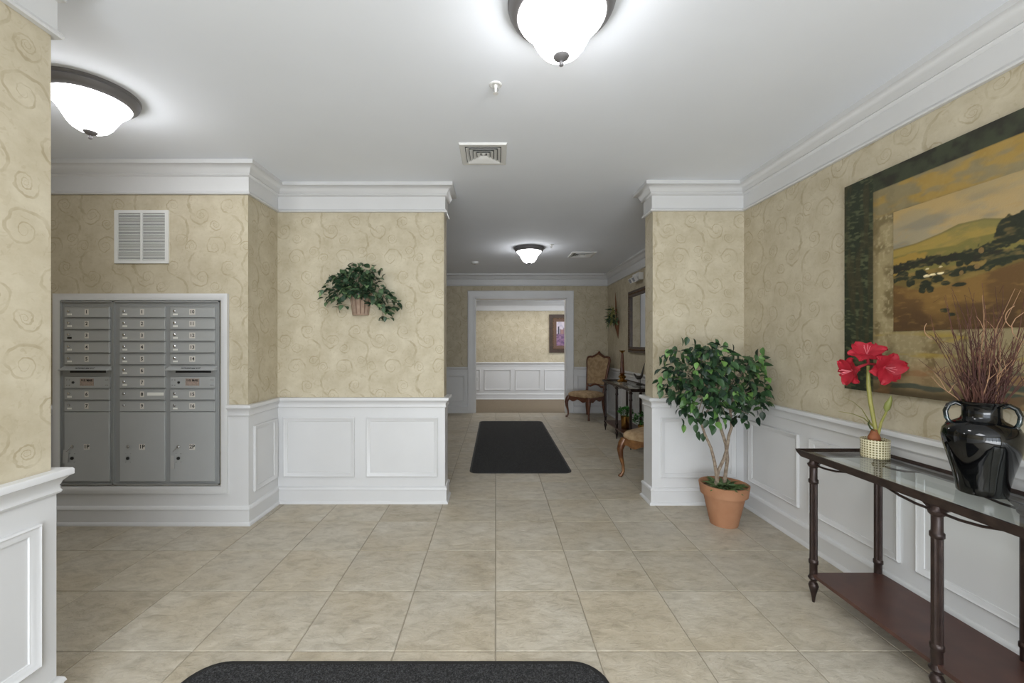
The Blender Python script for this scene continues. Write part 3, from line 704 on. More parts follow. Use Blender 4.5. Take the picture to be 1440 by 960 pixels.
for px, py in ((927, 505), (933, 508), (940, 494), (949, 490), (958, 478), (966, 477), (975, 480), (1070, 494), (1077, 492), (1080, 502), (1083, 535), (1078, 530), (1083, 565), (1080, 560), (1072, 582), (1067, 590), (1050, 595), (983, 610), (979, 600), (960, 600), (958, 592), (940, 565), (931, 552), (928, 548), (990, 612), (1030, 487), (1020, 484), (1006, 480)):
    p = Vector(L2(px, py-4, rr.uniform(-.05, .04))); p.x = min(p.x, RX-.1-FXo)
    spots.append((p, rotdir((rr.uniform(-.4, .4), -.2, -.9), rr.uniform(-.6, .6)), 1.05))
spots.sort(key=lambda s: s[0].y)
fb_, fm_ = leaf_mesh('leaf', FICUS, .068, .042, .008)
place_leaves(t, fb_, fm_, spots, FICUS, 298)
b = MB()
for l in lobes:
    c = Vector(L2(l[0], l[1], l[2])); base = Vector(rr.choice([tr[0][0][5], tr[1][0][5], tr[2][0][6], tr[1][0][6]]))
    for k in range(3):
        e = c+Vector((rr.uniform(-1, 1)*l[3], rr.uniform(-1, 1)*l[4], rr.uniform(-.6, 1)*l[5]))
        e.x = min(e.x, RX-.05-FXo); e.y = min(e.y, PRY-.06-FYo)
        m_ = (base+e)/2+Vector((0, 0, .04)); b.tube([base, m_, e], [.004, .003, .0012], 5)
b.build('branches', BARK, t)
# small ferns at the foot
b = MB(); rr = random.Random(5)
lf, _m = leaf_mesh('x', None, .07, .018, .01)
for k in range(110):
    a = rr.uniform(0, 6.28); r0 = rr.uniform(0, .085); R = rotdir((math.cos(a), math.sin(a), rr.uniform(.1, .9)), rr.uniform(-1, 1)); s = rr.uniform(.8, 1.5)
    P = Vector((r0*math.cos(a)-.01, r0*math.sin(a)-.03, .297)); b.add([P+R @ (Vector(v)*s) for v in lf.v], lf.f)
tag(b.build('fern_tufts', mat('fern_green', srgb(66, 92, 50), .6, noise=(srgb(100, 122, 74), 40, .3, .7)), t, smooth=True), kind='stuff')

# ------------------------------------------------------------ ivy wall planter
IY = PLY-.075
t = thing('hanging_planter', 'ivy in a whitewashed slatted planter hanging on the left pier wall', 'planter', (PX(503.5, IY), PLY, PZ(441.7, IY)))
ix, iz = t.location.x, t.location.z
zt = PZ(411, IY)-iz
def half(z0, z1, r0, r1, seg=10):
    b = MB(); vs = []; n = seg+1
    for z, r in ((z0, r0), (z1, r1)):
        for k in range(n):
            a = math.pi+math.pi*k/seg; vs.append((r*math.cos(a), r*math.sin(a)*.85-.001, z))
    fs = [(k, k+1, n+k+1, n+k) for k in range(seg)]+[tuple(range(n))[::-1], tuple(range(n, 2*n)), (0, n, 2*n-1, n-1)]
    return b.add(vs, fs)
half(0, zt, .066, .095).build('liner', mat('planter_liner', srgb(128, 104, 88), .9), t)
for k in range(7):
    a = math.pi+math.pi*(k+.5)/7
    b = MB(); w_ = .35*math.pi/7
    vs = []
    for z, r in ((0, .066), (zt, .095)):
        for rr_ in (r+.001, r+.006):
            for da in (-w_, w_): vs.append((rr_*math.cos(a+da), rr_*math.sin(a+da)*.85-.002, z))
    b.add(vs, [(0,1,5,4),(2,6,7,3),(0,4,6,2),(1,3,7,5),(0,2,3,1),(4,5,7,6)]).build('slat', WICKER, t)
half(-.006, .008, .070, .074).build('bottom_rim', WICKER, t); half(zt-.012, zt+.004, .100, .103).build('top_rim', WICKER, t)
def LI(px, py, dy=0): return Vector((PX(px, IY+dy)-ix, IY+dy-PLY, PZ(py, IY+dy)-iz))
rr = random.Random(21); spots = []; vines = []
lob = [(503, 398, -.03, 26, 22, 130), (503, 390, -.02, 20, 14, 80), (500, 404, -.03, 22, 8, 50), (540, 425, -.01, 14, 14, 26), (508, 380, -.02, 16, 10, 16), (485, 397, -.02, 12, 14, 24), (470, 402, 0, 13, 12, 22), (463, 412, 0, 12, 10, 18), (475, 425, 0, 8, 13, 12), (525, 402, 0, 12, 14, 24),
       (538, 420, 0, 12, 12, 22), (548, 428, 0, 13, 10, 20), (540, 440, 0, 8, 10, 12), (520, 420, -.02, 8, 12, 12), (530, 378, 0, 10, 6, 7), (500, 412, -.06, 22, 5, 22)]
for cx, cy, dy, rx, ry, n in lob:
    for k in range(n):
        a = rr.uniform(0, 6.28); q = rr.uniform(.15, 1)**.5; px, py = cx+rx*q*math.cos(a), cy+ry*q*math.sin(a)
        p = LI(px, py, dy+rr.uniform(-.06, .05)); p.y = min(p.y, -.028)
        spots.append((p, rotdir((rr.uniform(-1, 1)+(px-503)*.02, rr.uniform(-.9, -.1), rr.uniform(-1, .5)), rr.uniform(-.7, .7)), rr.uniform(.6, 1.15)))
for px, py in ((464, 387), (452, 408), (455, 414), (459, 424), (473, 432), (484, 430), (495, 369), (504, 368), (522, 377), (534, 378), (541, 384), (560, 424), (558, 430), (547, 446), (538, 445), (537, 451), (541, 402), (462, 396)):
    p = LI(px, py, -.0); p.y = -.045; spots.append((p, rotdir((rr.uniform(-.8, .8), -.4, rr.uniform(-.9, .2))), .95))
spots.sort(key=lambda s: s[0].y)
ib, im = leaf_mesh('leaf', IVY, .060, .042, .008)
place_leaves(t, ib, im, spots, IVY, 290)
b = MB()
for pts in ([(503, 408), (480, 398), (462, 410), (450, 410)], [(503, 408), (475, 400), (474, 425), (478, 440)], [(503, 408), (530, 400), (545, 425), (560, 426)], [(503, 408), (525, 408), (538, 432), (539, 450)], [(503, 408), (500, 385), (496, 370)], [(503, 408), (520, 385), (538, 380)], [(475, 400), (465, 390), (463, 386)], [(503, 408), (505, 385), (506, 370)]):
    b.tube([LI(x, y, -.005) if i else LI(x, y, -.03) for i, (x, y) in enumerate(pts)], .0022, 5)
b.build('vines', mat('vine_brown', srgb(70, 60, 42), .8), t)

# ------------------------------------------------------------ painting on the right wall
PXX = 2.13; U0 = 2.536
def uvpix(x, y):
    Yw = PXX*F/(x-CX); return U0-Yw, CZ+(CY-y)/F*Yw
rng = np.random.default_rng(4)
def vnoise(u, v, sc, seed):
    r = np.random.default_rng(seed); G = r.random((256, 256)); x = u*sc+100; y = v*sc+100
    xi = np.floor(x).astype(int); yi = np.floor(y).astype(int); fx = x-xi; fy = y-yi; fx = fx*fx*(3-2*fx); fy = fy*fy*(3-2*fy)
    g = lambda a, b_: G[a % 256, b_ % 256]
    return (g(xi, yi)*(1-fx)+g(xi+1, yi)*fx)*(1-fy)+(g(xi, yi+1)*(1-fx)+g(xi+1, yi+1)*fx)*fy
def fbm(u, v, sc, seed, o=4, ax=1, ay=1):
    return sum(vnoise(u*ax, v*ay, sc*2**k, seed+k)*.5**k for k in range(o))/sum(.5**k for k in range(o))
def S3(*c): return np.array(srgb(*c)[:3])
def mixc(a, b_, t_): return a*(1-t_[..., None])+b_*t_[..., None]
def sst(x, a, b_): q = np.clip((x-a)/(b_-a), 0, 1); return q*q*(3-2*q)
def line(u, pts):
    q = sorted(uvpix(*p) for p in pts); return np.interp(u, [a for a, _ in q], [c for _, c in q])
PWID, PZ0, PZ1 = 1.76, 1.126, 2.35
IU0, IU1, IZ0, IZ1 = .319, 1.44, 1.4645, 2.098
def paint_outer(u, v):
    sh = u.shape
    st = np.ones(sh+(3,))*S3(148, 134, 98)
    n1 = fbm(u, v, 14, 1); n2 = fbm(u, v, 70, 5, 3); n3 = fbm(u, v, 5, 9, 3)
    st = mixc(st, S3(112, 98, 64), sst(n1, .45, .75)); st = mixc(st, S3(170, 156, 120), sst(n2, .5, .8)*.7)
    top = sst(v, 2.09, 2.11); st = mixc(st, mixc(np.ones(sh+(3,))*S3(156, 126, 58), S3(128, 116, 84), sst(fbm(u, v, 8, 31, 3, 1, 2.5), .42, .6)), top*.85)
    gold = sst(fbm(u, v, 9, 12, 3, .6, 3), .55, .72)*sst(v, 1.30, 1.36)*sst(1.47-v, 0, .04); st = mixc(st, S3(160, 138, 60), gold*.9)
    low = sst(1.30-v, 0, .05); st = mixc(st, S3(138, 116, 82), low*.6)
    teal = sst(fbm(u, v, 7, 44, 3, .7, 4), .56, .64)*sst(1.30-v, 0, .04); st = mixc(st, S3(60, 72, 62), teal*.9)
    dk = sst(fbm(u, v, 6, 54, 4, .7, 3), .45, .62)*sst(1.19-v, 0, .05); st = mixc(st, S3(66, 56, 36), dk*.9)
    st = mixc(st, S3(138, 96, 58), sst(fbm(u, v, 8, 64, 3, 1, 3), .6, .7)*low*.5)
    edge = np.clip(.03-np.abs(u-.20), 0, .03)/.03; st = mixc(st, S3(96, 82, 50), np.clip(edge, 0, 1)*.5)
    # dark green band: vertical left strip, mottled top strip
    gl = np.ones(sh+(3,))*S3(34, 42, 26)
    br = vnoise(u*1.2+fbm(u, v, 8, 70, 2)*.15, v, 1, 1)*0+fbm(u*.35, v+u*.15, 95, 72, 2)
    gl = mixc(gl, S3(92, 98, 66), sst(br, .5, .75)*.6); gl = mixc(gl, S3(58, 52, 30), sst(fbm(u, v, 14, 75, 3, 2.4, .35), .45, .65)*.7)
    gt = np.ones(sh+(3,))*S3(38, 37, 26); gt = mixc(gt, S3(58, 64, 44), sst(fbm(u, v, 14, 80, 4), .45, .7)*.8)
    c = mixc(st, gt, sst(v, 2.247, 2.253)); c = mixc(c, gl, sst(.193-u, -.003, .003)); return c
def paint_inner(u, v):
    sh = u.shape; n = fbm(u, v, 9, 100, 5, .8, 2); n2 = fbm(u, v, 45, 104, 3, .6, 1.6); wob = (fbm(u, v, 22, 108, 3)-.5)*.02; wob2 = (fbm(u, v, 55, 118, 3)-.5)*.03
    h = (v-IZ0)/(IZ1-IZ0)
    sky = mixc(np.ones(sh+(3,))*S3(150, 138, 110), S3(172, 146, 98), sst(n, .4, .6)*.75); sky = mixc(sky, S3(128, 122, 104), sst(fbm(u, v, 5, 121, 3, .8, 2), .5, .68)*.8)
    sky = mixc(sky, S3(168, 140, 80), sst(h, .8, 1)*.4)
    hill = line(u, [(1258, 351), (1290, 342), (1324, 328), (1350, 315), (1386, 307), (1415, 307), (1440, 322), (1500, 335), (1700, 330)])
    c = mixc(sky, mixc(np.ones(sh+(3,))*S3(150, 128, 62), S3(124, 114, 62), sst(n, .4, .6)), sst(hill-v, -.003, .004))
    c = mixc(c, S3(92, 84, 50), sst(hill-v, -.004, .002)*sst(v-hill+.012, 0, .012)*.6)
    h2 = line(u, [(1258, 362), (1300, 352), (1345, 345), (1362, 336), (1400, 328), (1440, 318), (1700, 300)])
    c = mixc(c, mixc(np.ones(sh+(3,))*S3(112, 104, 52), S3(150, 122, 54), sst(n, .45, .6)), sst(h2-v, -.004, .004))
    # dark hedge bands
    def band(c, top, bot, wob_, col, amt=1):
        a, b_ = line(u, top)+wob_, line(u, bot)+wob_; m_ = sst(a-v, -.003, .004)*sst(v-b_, -.003, .004)*amt
        cc = mixc(np.ones(sh+(3,))*col, S3(60, 62, 36), sst(n2, .5, .75)); return c*(1-m_[..., None])+cc*m_[..., None]
    fld = line(u, [(1258, 388), (1300, 380), (1350, 372), (1440, 350), (1700, 330)])
    c = mixc(c, mixc(np.ones(sh+(3,))*S3(128, 106, 54), S3(102, 86, 42), sst(n, .4, .6)), sst(fld-v, -.004, .004))
    c = band(c, [(1258, 372), (1300, 362), (1340, 356), (1365, 352), (1700, 340)], [(1258, 386), (1300, 374), (1340, 370), (1365, 366), (1700, 360)], wob2, S3(36, 34, 22))
    c = band(c, [(1350, 358), (1384, 344), (1405, 338), (1440, 322), (1700, 300)], [(1350, 362), (1384, 358), (1405, 350), (1440, 338), (1700, 330)], wob2, S3(32, 36, 22))
    c = band(c, [(1384, 372), (1395, 360), (1440, 345), (1700, 330)], [(1384, 378), (1395, 380), (1440, 362), (1700, 345)], wob2, S3(34, 40, 24))
    def blob(c, px, py, rx, ry, col=S3(34, 38, 22)):
        a, b_ = uvpix(px, py); sc = PXX*F/(px-CX)/F; su = abs(uvpix(px+rx, py)[0]-a); d = ((u-a)/su)**2+((v-b_)/(ry*sc))**2+(fbm(u, v, 60, 140, 2)-.5)*1.2
        m_ = sst(1-d, -.15, .25); cc = mixc(np.ones(sh+(3,))*col, col*2.2, sst(n2, .5, .8)*.6); return c*(1-m_[..., None])+cc*m_[..., None]
    brn = line(u, [(1258, 400), (1300, 408), (1340, 398), (1380, 385), (1440, 366), (1700, 350)])
    c = mixc(c, mixc(np.ones(sh+(3,))*S3(124, 94, 46), S3(94, 68, 34), sst(n, .38, .62)), sst(brn-v, -.004, .01))
    c = mixc(c, S3(74, 52, 28), sst(1.62-v+(n-.5)*.1, 0, .14)*.85)
    for a in ((1425, 322, 24, 20), (1412, 328, 12, 12), (1438, 310, 18, 14), (1360, 362, 11, 10), (1352, 370, 7, 6), (1270, 388, 9, 7), (1282, 398, 6, 5), (1303, 400, 10, 6), (1298, 408, 6, 5), (1310, 406, 6, 5), (1320, 392, 10, 5), (1296, 384, 9, 5), (1332, 398, 8, 3), (1350, 400, 10, 3), (1374, 376, 6, 5), (1345, 385, 8, 4), (1340, 442, 5, 3), (1330, 436, 7, 3), (1500, 330, 40, 22)): c = blob(c, *a)
    for a in ((1376, 374, 4, 4), (1354, 383, 3, 3), (1382, 352, 4, 4)): c = blob(c, *a, col=S3(120, 96, 56))
    for a in ((1305, 388, 5, 1.8), (1314, 386, 5, 1.6), (1324, 384, 5, 1.6), (1306, 378, 3, 1.3), (1325, 375, 3, 1.3)): c = blob(c, *a, col=S3(206, 190, 150))
    c = mixc(c, np.ones(sh+(3,))*S3(168, 134, 76), sst(n2, .6, .85)*.25)
    return c
def grid(name, fn, u0, u1, v0, v1, st, thick, m_, parent, tf, bright=1.0):
    nu, nv = max(2, int((u1-u0)/st)+1), max(2, int((v1-v0)/st)+1)
    uu, vv = np.meshgrid(np.linspace(u0, u1, nu), np.linspace(v0, v1, nv), indexing='ij')
    c = np.clip(fn(uu, vv)*bright, 0, 1).reshape(-1, 3)
    P = tf(uu.ravel(), vv.ravel(), 0.0); i = np.arange(nu*nv).reshape(nu, nv)
    q = np.stack([i[:-1, :-1], i[1:, :-1], i[1:, 1:], i[:-1, 1:]], -1).reshape(-1, 4)
    n0 = nu*nv; B = tf(np.array([u0, u1, u1, u0]), np.array([v0, v0, v1, v1]), thick); Fc = tf(np.array([u0, u1, u1, u0]), np.array([v0, v0, v1, v1]), 0.0)
    verts = np.concatenate([P, Fc, B]); faces = q.tolist()
    a = n0; faces += [[a, a+4, a+5, a+1], [a+1, a+5, a+6, a+2], [a+2, a+6, a+7, a+3], [a+3, a+7, a+4, a], [a+4, a+7, a+6, a+5]]
    me = bpy.data.meshes.new(name); me.from_pydata(verts.tolist(), [], faces); me.update()
    ca = me.color_attributes.new('paint', 'FLOAT_COLOR', 'POINT'); e = np.ones((len(verts), 4)); e[:n0, :3] = c; e[n0:, :3] = c.mean(0)*.5
    ca.data.foreach_set('color', e.ravel().astype(np.float32)); me.materials.append(m_)
    o = bpy.data.objects.new(name, me); COL.objects.link(o); o.parent = parent; return o
t = thing('landscape_painting', 'large unframed canvas of rolling hills with a dark green painted border', 'painting', (RX-.002, U0-PWID/2, PZ0))
oy, oz = U0-PWID/2, PZ0
grid('canvas', paint_outer, 0, PWID, PZ0, PZ1, .0042, .031, PAINT, t, lambda u, v, d: np.stack([np.full_like(u, -.033)+d, U0-u-oy, v-oz], 1))
grid('inner_canvas', paint_inner, IU0, IU1, IZ0, IZ1, .0034, .006, PAINT, t, lambda u, v, d: np.stack([np.full_like(u, -.0395)+d, U0-u-oy, v-oz], 1))

# print in the far hall
def village(u, v):
    c = np.ones(u.shape+(3,))*S3(176, 170, 186); n = fbm(u, v, 16, 200, 3)
    c = mixc(c, S3(200, 190, 200), sst(n, .4, .6)); g = sst(.31-v, -.005, .01); c = mixc(c, S3(140, 108, 136), g); c = mixc(c, S3(96, 72, 104), g*sst(fbm(u, v, 22, 204, 2, 1, 3), .45, .6))
    for a, w_, h_, col in ((.05, .020, .50, S3(62, 58, 74)), (.09, .012, .44, S3(72, 66, 78)), (.15, .05, .42, S3(150, 116, 112)), (.22, .05, .46, S3(128, 104, 116)), (.29, .03, .40, S3(84, 76, 84))):
        m_ = sst(w_-np.abs(u-a), 0, .004)*sst(h_-v, 0, .006)*sst(v-.30, -.01, .0); c = mixc(c, col, m_)
    return c
fx0, fx1, fz0, fz1 = PX(772.5, HY-.03), PX(772.5, HY-.03)+.86, PZ(495.8, HY-.03), PZ(442, HY-.03)
t = thing('framed_print', 'framed village print in a dark frame on the wall of the far hall', 'picture', ((fx0+fx1)/2, HY-.002, fz0))
hw, hh = (fx1-fx0)/2, fz1-fz0
b = MB()
for a in ((-hw, -hw+.09, 0, hh), (hw-.09, hw, 0, hh), (-hw+.09, hw-.09, 0, .09), (-hw+.09, hw-.09, hh-.09, hh)): b.box(a[0], a[1], -.035, 0, a[2], a[3])
b.build('frame', FRAME, t)
b = MB()
for a in ((-hw+.085, -hw+.105, .085, hh-.085), (hw-.105, hw-.085, .085, hh-.085), (-hw+.085, hw-.085, .085, .105), (-hw+.085, hw-.085, hh-.105, hh-.085)): b.box(a[0], a[1], -.039, -.030, a[2], a[3])
b.build('gilt_fillet', GILT, t)
MB().box(-hw+.09, hw-.09, -.018, -.002, .09, hh-.09).build('mat_board', MATB, t)
pw, ph = 2*hw-.36, hh-.36
grid('art_print', lambda u, v: village(u, v/ph*.62), 0, pw, 0, ph, .006, .002, PRINT, t, lambda u, v, d: np.stack([u-pw/2, np.full_like(u, -.0205)+d, v+.18], 1))
# outlet
t = thing('wall_outlet', 'white electrical outlet plate low on the far hall wainscot', 'outlet', (PX(671, HY), HY-.010, .45))
MB().box(-.036, .036, -.006, 0, 0, .115).build('cover_plate', PLASTIC, t)
MB().box(-.018, .018, -.009, -.006, .018, .05).box(-.018, .018, -.009, -.006, .065, .097).build('socket', mat('socket_grey', srgb(190, 190, 190), .5), t)

# ------------------------------------------------------------ consoles
def console(label, xf, yc):
    t = thing('console_table', label, 'table', (xf, yc, 0), group='metal and glass console tables')
    sp = .63; D = .35; ye = sp+.09
    # tray with flared lip
    b = MB(); ox0, ox1 = -.034, D+.038
    prof = [(.030, .765), (.018, .768), (.004, .792), (0, .808), (.007, .809), (.016, .796), (.028, .793), (.050, .793), (.050, .778), (.034, .765)]
    k = len(prof); vs = []
    for X, Y, dx, dy in ((ox0, -ye, 1, 1), (ox1, -ye, -1, 1), (ox1, ye, -1, -1), (ox0, ye, 1, -1)):
        for o_, z in prof: vs.append((X+dx*o_, Y+dy*o_, z))
    b.add(vs, [(i*k+j, ((i+1) % 4)*k+j, ((i+1) % 4)*k+(j+1) % k, i*k+(j+1) % k) for i in range(4) for j in range(k)])
    b.build('tray_frame', IRON, t, smooth=True)
    b = MB()
    for y in (-sp/2, 0, sp/2): b.box(ox0+.04, ox1-.04, y-.012, y+.012, .768, .784)
    MB().box(ox0+.030, ox1-.030, -ye+.030, ye-.030, .7935, .7995).build('glass_top', GLASS, t)
    leg = MB().lathe([(.006, 0), (.010, .03), (.020, .075), (.024, .09), (.018, .106), (.011, .112), (.020, .122), (.026, .132), (.020, .142), (.018, .150)], 20)
    leg.lathe([(.018, .150), (.018, .205), (.022, .210), (.022, .226), (.018, .232)], 20)
    leg.lathe([(.0185, .232), (.0185, .640)], 36, flute=.14, nfl=9)
    leg.lathe([(.018, .640), (.023, .646), (.023, .662), (.018, .668), (.018, .728), (.026, .736), (.028, .746), (.020, .754), (.018, .768)], 20)
    lm = leg.mesh('leg', IRON, True)
    for x in (0, D):
        for y in (-sp, 0, sp): link('leg', lm, t, (x, y, 0))
    MB().box(-.012, D+.012, -sp+.0, sp+.0, .140, .158).build('lower_shelf', SHELFW, t)
    for x in (0, D):
        for y, s in ((sp, -1), (0, -1), (0, 1), (-sp, 1)):
            MB().tube([(x, y+s*.015, .744), (x, y+s*.08, .744), (x, y+s*.15, .752), (x, y+s*.22, .770)], .0055, 6).build('brace', IRON, t, smooth=True)
            b = MB(); bb = [(y+s*.01, .735), (y+s*.055, .768), (y+s*.01, .768)]
            b.add([(x-.008, a, z) for a, z in bb]+[(x+.008, a, z) for a, z in bb], [(0,1,2),(5,4,3),(0,3,4,1),(1,4,5,2),(2,5,3,0)]).build('corbel', IRON, t)
    return t
console('dark metal console table with glass top under the large painting', 1.722, 1.620)
console('dark metal console table under the mirror in the far corridor', 1.775, 6.085)
TZ = .7998   # glass surface

# amaryllis
ax, ay = 2.005, 2.195
t = thing('amaryllis_plant', 'red amaryllis with three blooms in a cream lattice pot on the near console', 'potted plant', (ax, ay, TZ))
LAT = bpy.data.materials.new('lattice_ceramic'); LAT.use_nodes = True; nt = LAT.node_tree; b_ = nt.nodes['Principled BSDF']
u_ = nt.nodes.new('ShaderNodeUVMap'); br = nt.nodes.new('ShaderNodeTexBrick'); br.offset = 0.0; br.inputs['Scale'].default_value = 1
br.inputs['Color1'].default_value = srgb(112, 104, 62); br.inputs['Color2'].default_value = srgb(138, 128, 84); br.inputs['Mortar'].default_value = srgb(222, 214, 184)
br.inputs['Brick Width'].default_value = .0125; br.inputs['Row Height'].default_value = .0128; br.inputs['Mortar Size'].default_value = .0026; br.inputs['Mortar Smooth'].default_value = .1
nt.links.new(u_.outputs[0], br.inputs['Vector']); nt.links.new(br.outputs['Color'], b_.inputs['Base Color']); b_.inputs['Roughness'].default_value = .3
pt = MB().lathe([(.056, 0), (.060, .002), (.061, .088), (.062, .094), (.060, .096), (.055, .094), (.054, .078), (0, .078)], 48)
po = pt.build('pot', LAT, t, smooth=True); uvl = po.data.uv_layers.new(name='UVMap')
for p in po.data.polygons:
    an = [math.atan2(po.data.vertices[v].co.y, po.data.vertices[v].co.x) for v in p.vertices]
    for li, a in zip(p.loop_indices, an):
        if max(an)-min(an) > 3 and a < 0: a += 2*math.pi
        uvl.data[li].uv = (a*.0597+.5, po.data.vertices[po.data.loops[li].vertex_index].co.z)
MB().lathe([(.054, .079), (.03, .084), (0, .085)], 20).build('soil', SOIL, t, smooth=True)
bc = (-.004, 0, .08)
MB().lathe([(.022, 0), (.028, .012), (.026, .028), (.019, .042), (.014, .058), (.012, .066), (0, .067)], 16, c=bc).build('bulb', BULB, t, smooth=True)
# local frame: camera-right and up
vx = Vector((ay, -ax, 0)).normalized()      # screen-right for the sight line towards the pot
tocam = Vector((-ax, -ay, 0)).normalized()
def LA(px, py, d=0):
    # point on the plane facing the viewer through the pot axis
    # ray: (X,Y,Z)=s*( (px-CX)/F, 1, .. ), plane: (P-A).tocam = d
    r = Vector(((px-CX)/F, 1, (CY-py)/F)); A = Vector((ax, ay, 0)); s = (A.dot(tocam)+d)/Vector((r.x, r.y, 0)).dot(tocam)
    P = r*s; return Vector((P.x-ax, P.y-ay, P.z+CZ-TZ))
MB().tube([LA(1233, 613), LA(1229, 592), LA(1224, 565), LA(1221, 540), LA(1221, 514)], [.009, .0095, .010, .0095, .008], 10).build('stem', STEM, t, smooth=True)
MB().tube([LA(1235, 612), LA(1239, 594), LA(1245, 582), LA(1247, 576)], [.006, .006, .0055, .005], 8).build('stem', STEM, t, smooth=True)
MB().tube([LA(1246, 579), LA(1247, 574), LA(1249, 568), LA(1252, 562), LA(1253, 556)], [.005, .014, .0145, .009, .002], 10).build('bud', mat('bud_green', srgb(134, 140, 76), .5), t, smooth=True)
for pts in ([(1228, 600), (1221, 590), (1212, 575), (1200, 565), (1185, 558)], [(1228, 600), (1215, 588), (1200, 582), (1179, 578)]):
    MB().tube([LA(*p) for p in pts], [.008, .007, .004, .0025, .001][:len(pts)], 6, ell=.4).build('leaf', STEM, t, smooth=True)
MB().tube([LA(1232, 607, .01), LA(1224, 602, .015), LA(1221, 596, .018), LA(1223, 590, .02)], [.006, .012, .010, .002], 8, ell=.35).build('leaf', mat('dark_leaf', srgb(74, 84, 48), .5), t, smooth=True)
def petal_mesh():
    b = MB(); n, mm = 9, 6; vs = []
    for i in range(n):
        s = i/(n-1)
        for j in range(mm+1):
            q = j/mm*2-1; ww = .034*math.sin(math.pi*min(s*.86+.10, 1))**.7
            x = .078*s; y = q*ww; z = .050*s**1.1-.030*s**3+.010*(1-q*q)*(-1)*s+.004*math.sin(q*6+s*7)*s
            vs.append((x, y, z))
    fs = [(i*(mm+1)+j, (i+1)*(mm+1)+j, (i+1)*(mm+1)+j+1, i*(mm+1)+j+1) for i in range(n-1) for j in range(mm)]
    return b.add(vs, fs).mesh('petal', RED, True)
pm = petal_mesh()
hub = LA(1221, 511)
for px, py, ddir, sc in ((1219, 494, Vector((0, 0, .6))+tocam*.5, 1.02), (1193, 522, -vx*.75+tocam*.6+Vector((0, 0, -.10)), 1.0), (1249, 518, vx*.55+tocam*.75+Vector((0, 0, -.12)), 1.08)):
    C = LA(px, py, .01); d = ddir.normalized(); base = C-d*.022
    fo = MB().tube([hub, (hub+base)/2+Vector((0, 0, .005)), base], [.006, .008, .015], 8).build('bloom', RED, t, smooth=True)
    Q = d.to_track_quat('Z', 'Y').to_matrix()
    for k in range(6):
        R = Q @ Matrix.Rotation(k*math.pi/3+.2, 3, 'Z') @ Matrix.Rotation(.0 if k % 2 else -.12, 3, 'Y')
        o = link('petal', pm, fo); o.matrix_local = Matrix.Translation(base) @ R.to_4x4() @ Matrix.Scale(sc*(1 if k % 2 else 1.08), 4)
    b = MB()
    for k in range(5):
        a = k*1.25; e = base+d*.060+(Q @ Vector((.014*math.cos(a), .014*math.sin(a), 0))); b.tube([base, (base+e)/2, e], .0014, 5)
    b.build('stamens', mat('pink_stamen', srgb(230, 130, 140), .5), fo)

# vase
vx0, vy0 = 1.948, 1.665
t = thing('vase', 'glossy black ceramic vase with looped handles on the near console', 'vase', (vx0, vy0, TZ))
MB().lathe([(0, 0), (.066, 0), (.071, .006), (.073, .03), (.082, .08), (.097, .14), (.109, .19), (.114, .225), (.110, .252), (.094, .275), (.072, .288), (.060, .296), (.055, .310), (.055, .338), (.060, .352), (.068, .360), (.069, .366), (.064, .368), (.056, .360), (.050, .340), (.050, .300)], 64).build('body', BLACKG, t, smooth=True)
side = Vector((vy0, -vx0, 0)).normalized(); fw = Vector((-vx0, -vy0, 0)).normalized()
for s in (-1, 1):
    sd = (side*s+fw*.15).normalized(); pr = Vector((-sd.y, sd.x, 0))
    for off in (-.009, .009):
        pts = [sd*.056+Vector((0, 0, .350)), sd*.072+Vector((0, 0, .358)), sd*.090+Vector((0, 0, .346)), sd*.099+Vector((0, 0, .320)), sd*.096+Vector((0, 0, .293)), sd*.088+Vector((0, 0, .276)), sd*.098+Vector((0, 0, .260))]
        MB().tube([p+pr*off for p in pts], [.007, .008, .0075, .0075, .0075, .008, .005], 10).build('handle', HANDLEG, t, smooth=True)
# twigs standing in the vase
tt = thing('twig_bundle', 'tall dry reddish twigs standing in the black vase', 'dried twigs', (vx0, vy0, TZ+.30))
rr = random.Random(9)
for k in range(120):
    a = rr.uniform(0, 6.28); r0 = .042*rr.random()**.5; base = Vector((r0*math.cos(a), r0*math.sin(a), 0))
    lean = rr.uniform(-.10, .10) if k % 3 else rr.uniform(-.16, .16); dp = rr.uniform(-.07, .05)
    hgt = rr.uniform(.16, .38) if k < 88 else rr.uniform(.38, .54)
    top = base+side*lean+fw*dp+Vector((0, 0, hgt)); top.x = min(top.x, RX-.06-vx0)
    m1 = base.lerp(top, .35)+Vector((rr.uniform(-.008, .008), rr.uniform(-.008, .008), .02)); m2 = base.lerp(top, .7)+Vector((rr.uniform(-.016, .016), rr.uniform(-.016, .016), .01))
    pts = [base, m1, m2, top]
    if k >= 108: pts.append(top+Vector((rr.uniform(-.05, .03), rr.uniform(-.04, .04), -.03)))
    b = MB().tube(pts, [.0023, .0017, .0012, .0006]+([.0005] if k >= 108 else []), 5)
    for q in range(2):
        s0 = pts[1].lerp(pts[2], rr.random()); e = s0+side*rr.uniform(-.04, .04)+Vector((0, rr.uniform(-.01, .01), rr.uniform(.03, .09)))
        b.tube([s0, s0.lerp(e, .5)+Vector((0, 0, .008)), e], [.0014, .001, .0005], 4)
    b.build('twig', TWIG if k % 9 else TWIGP, tt, smooth=True)
def arc(c, R, a0, a1, z0):
    return [Vector(c)+side*(R*math.cos(a0+(a1-a0)*i/7))+Vector((0, 0, z0+R*math.sin(a0+(a1-a0)*i/7))) for i in range(8)]
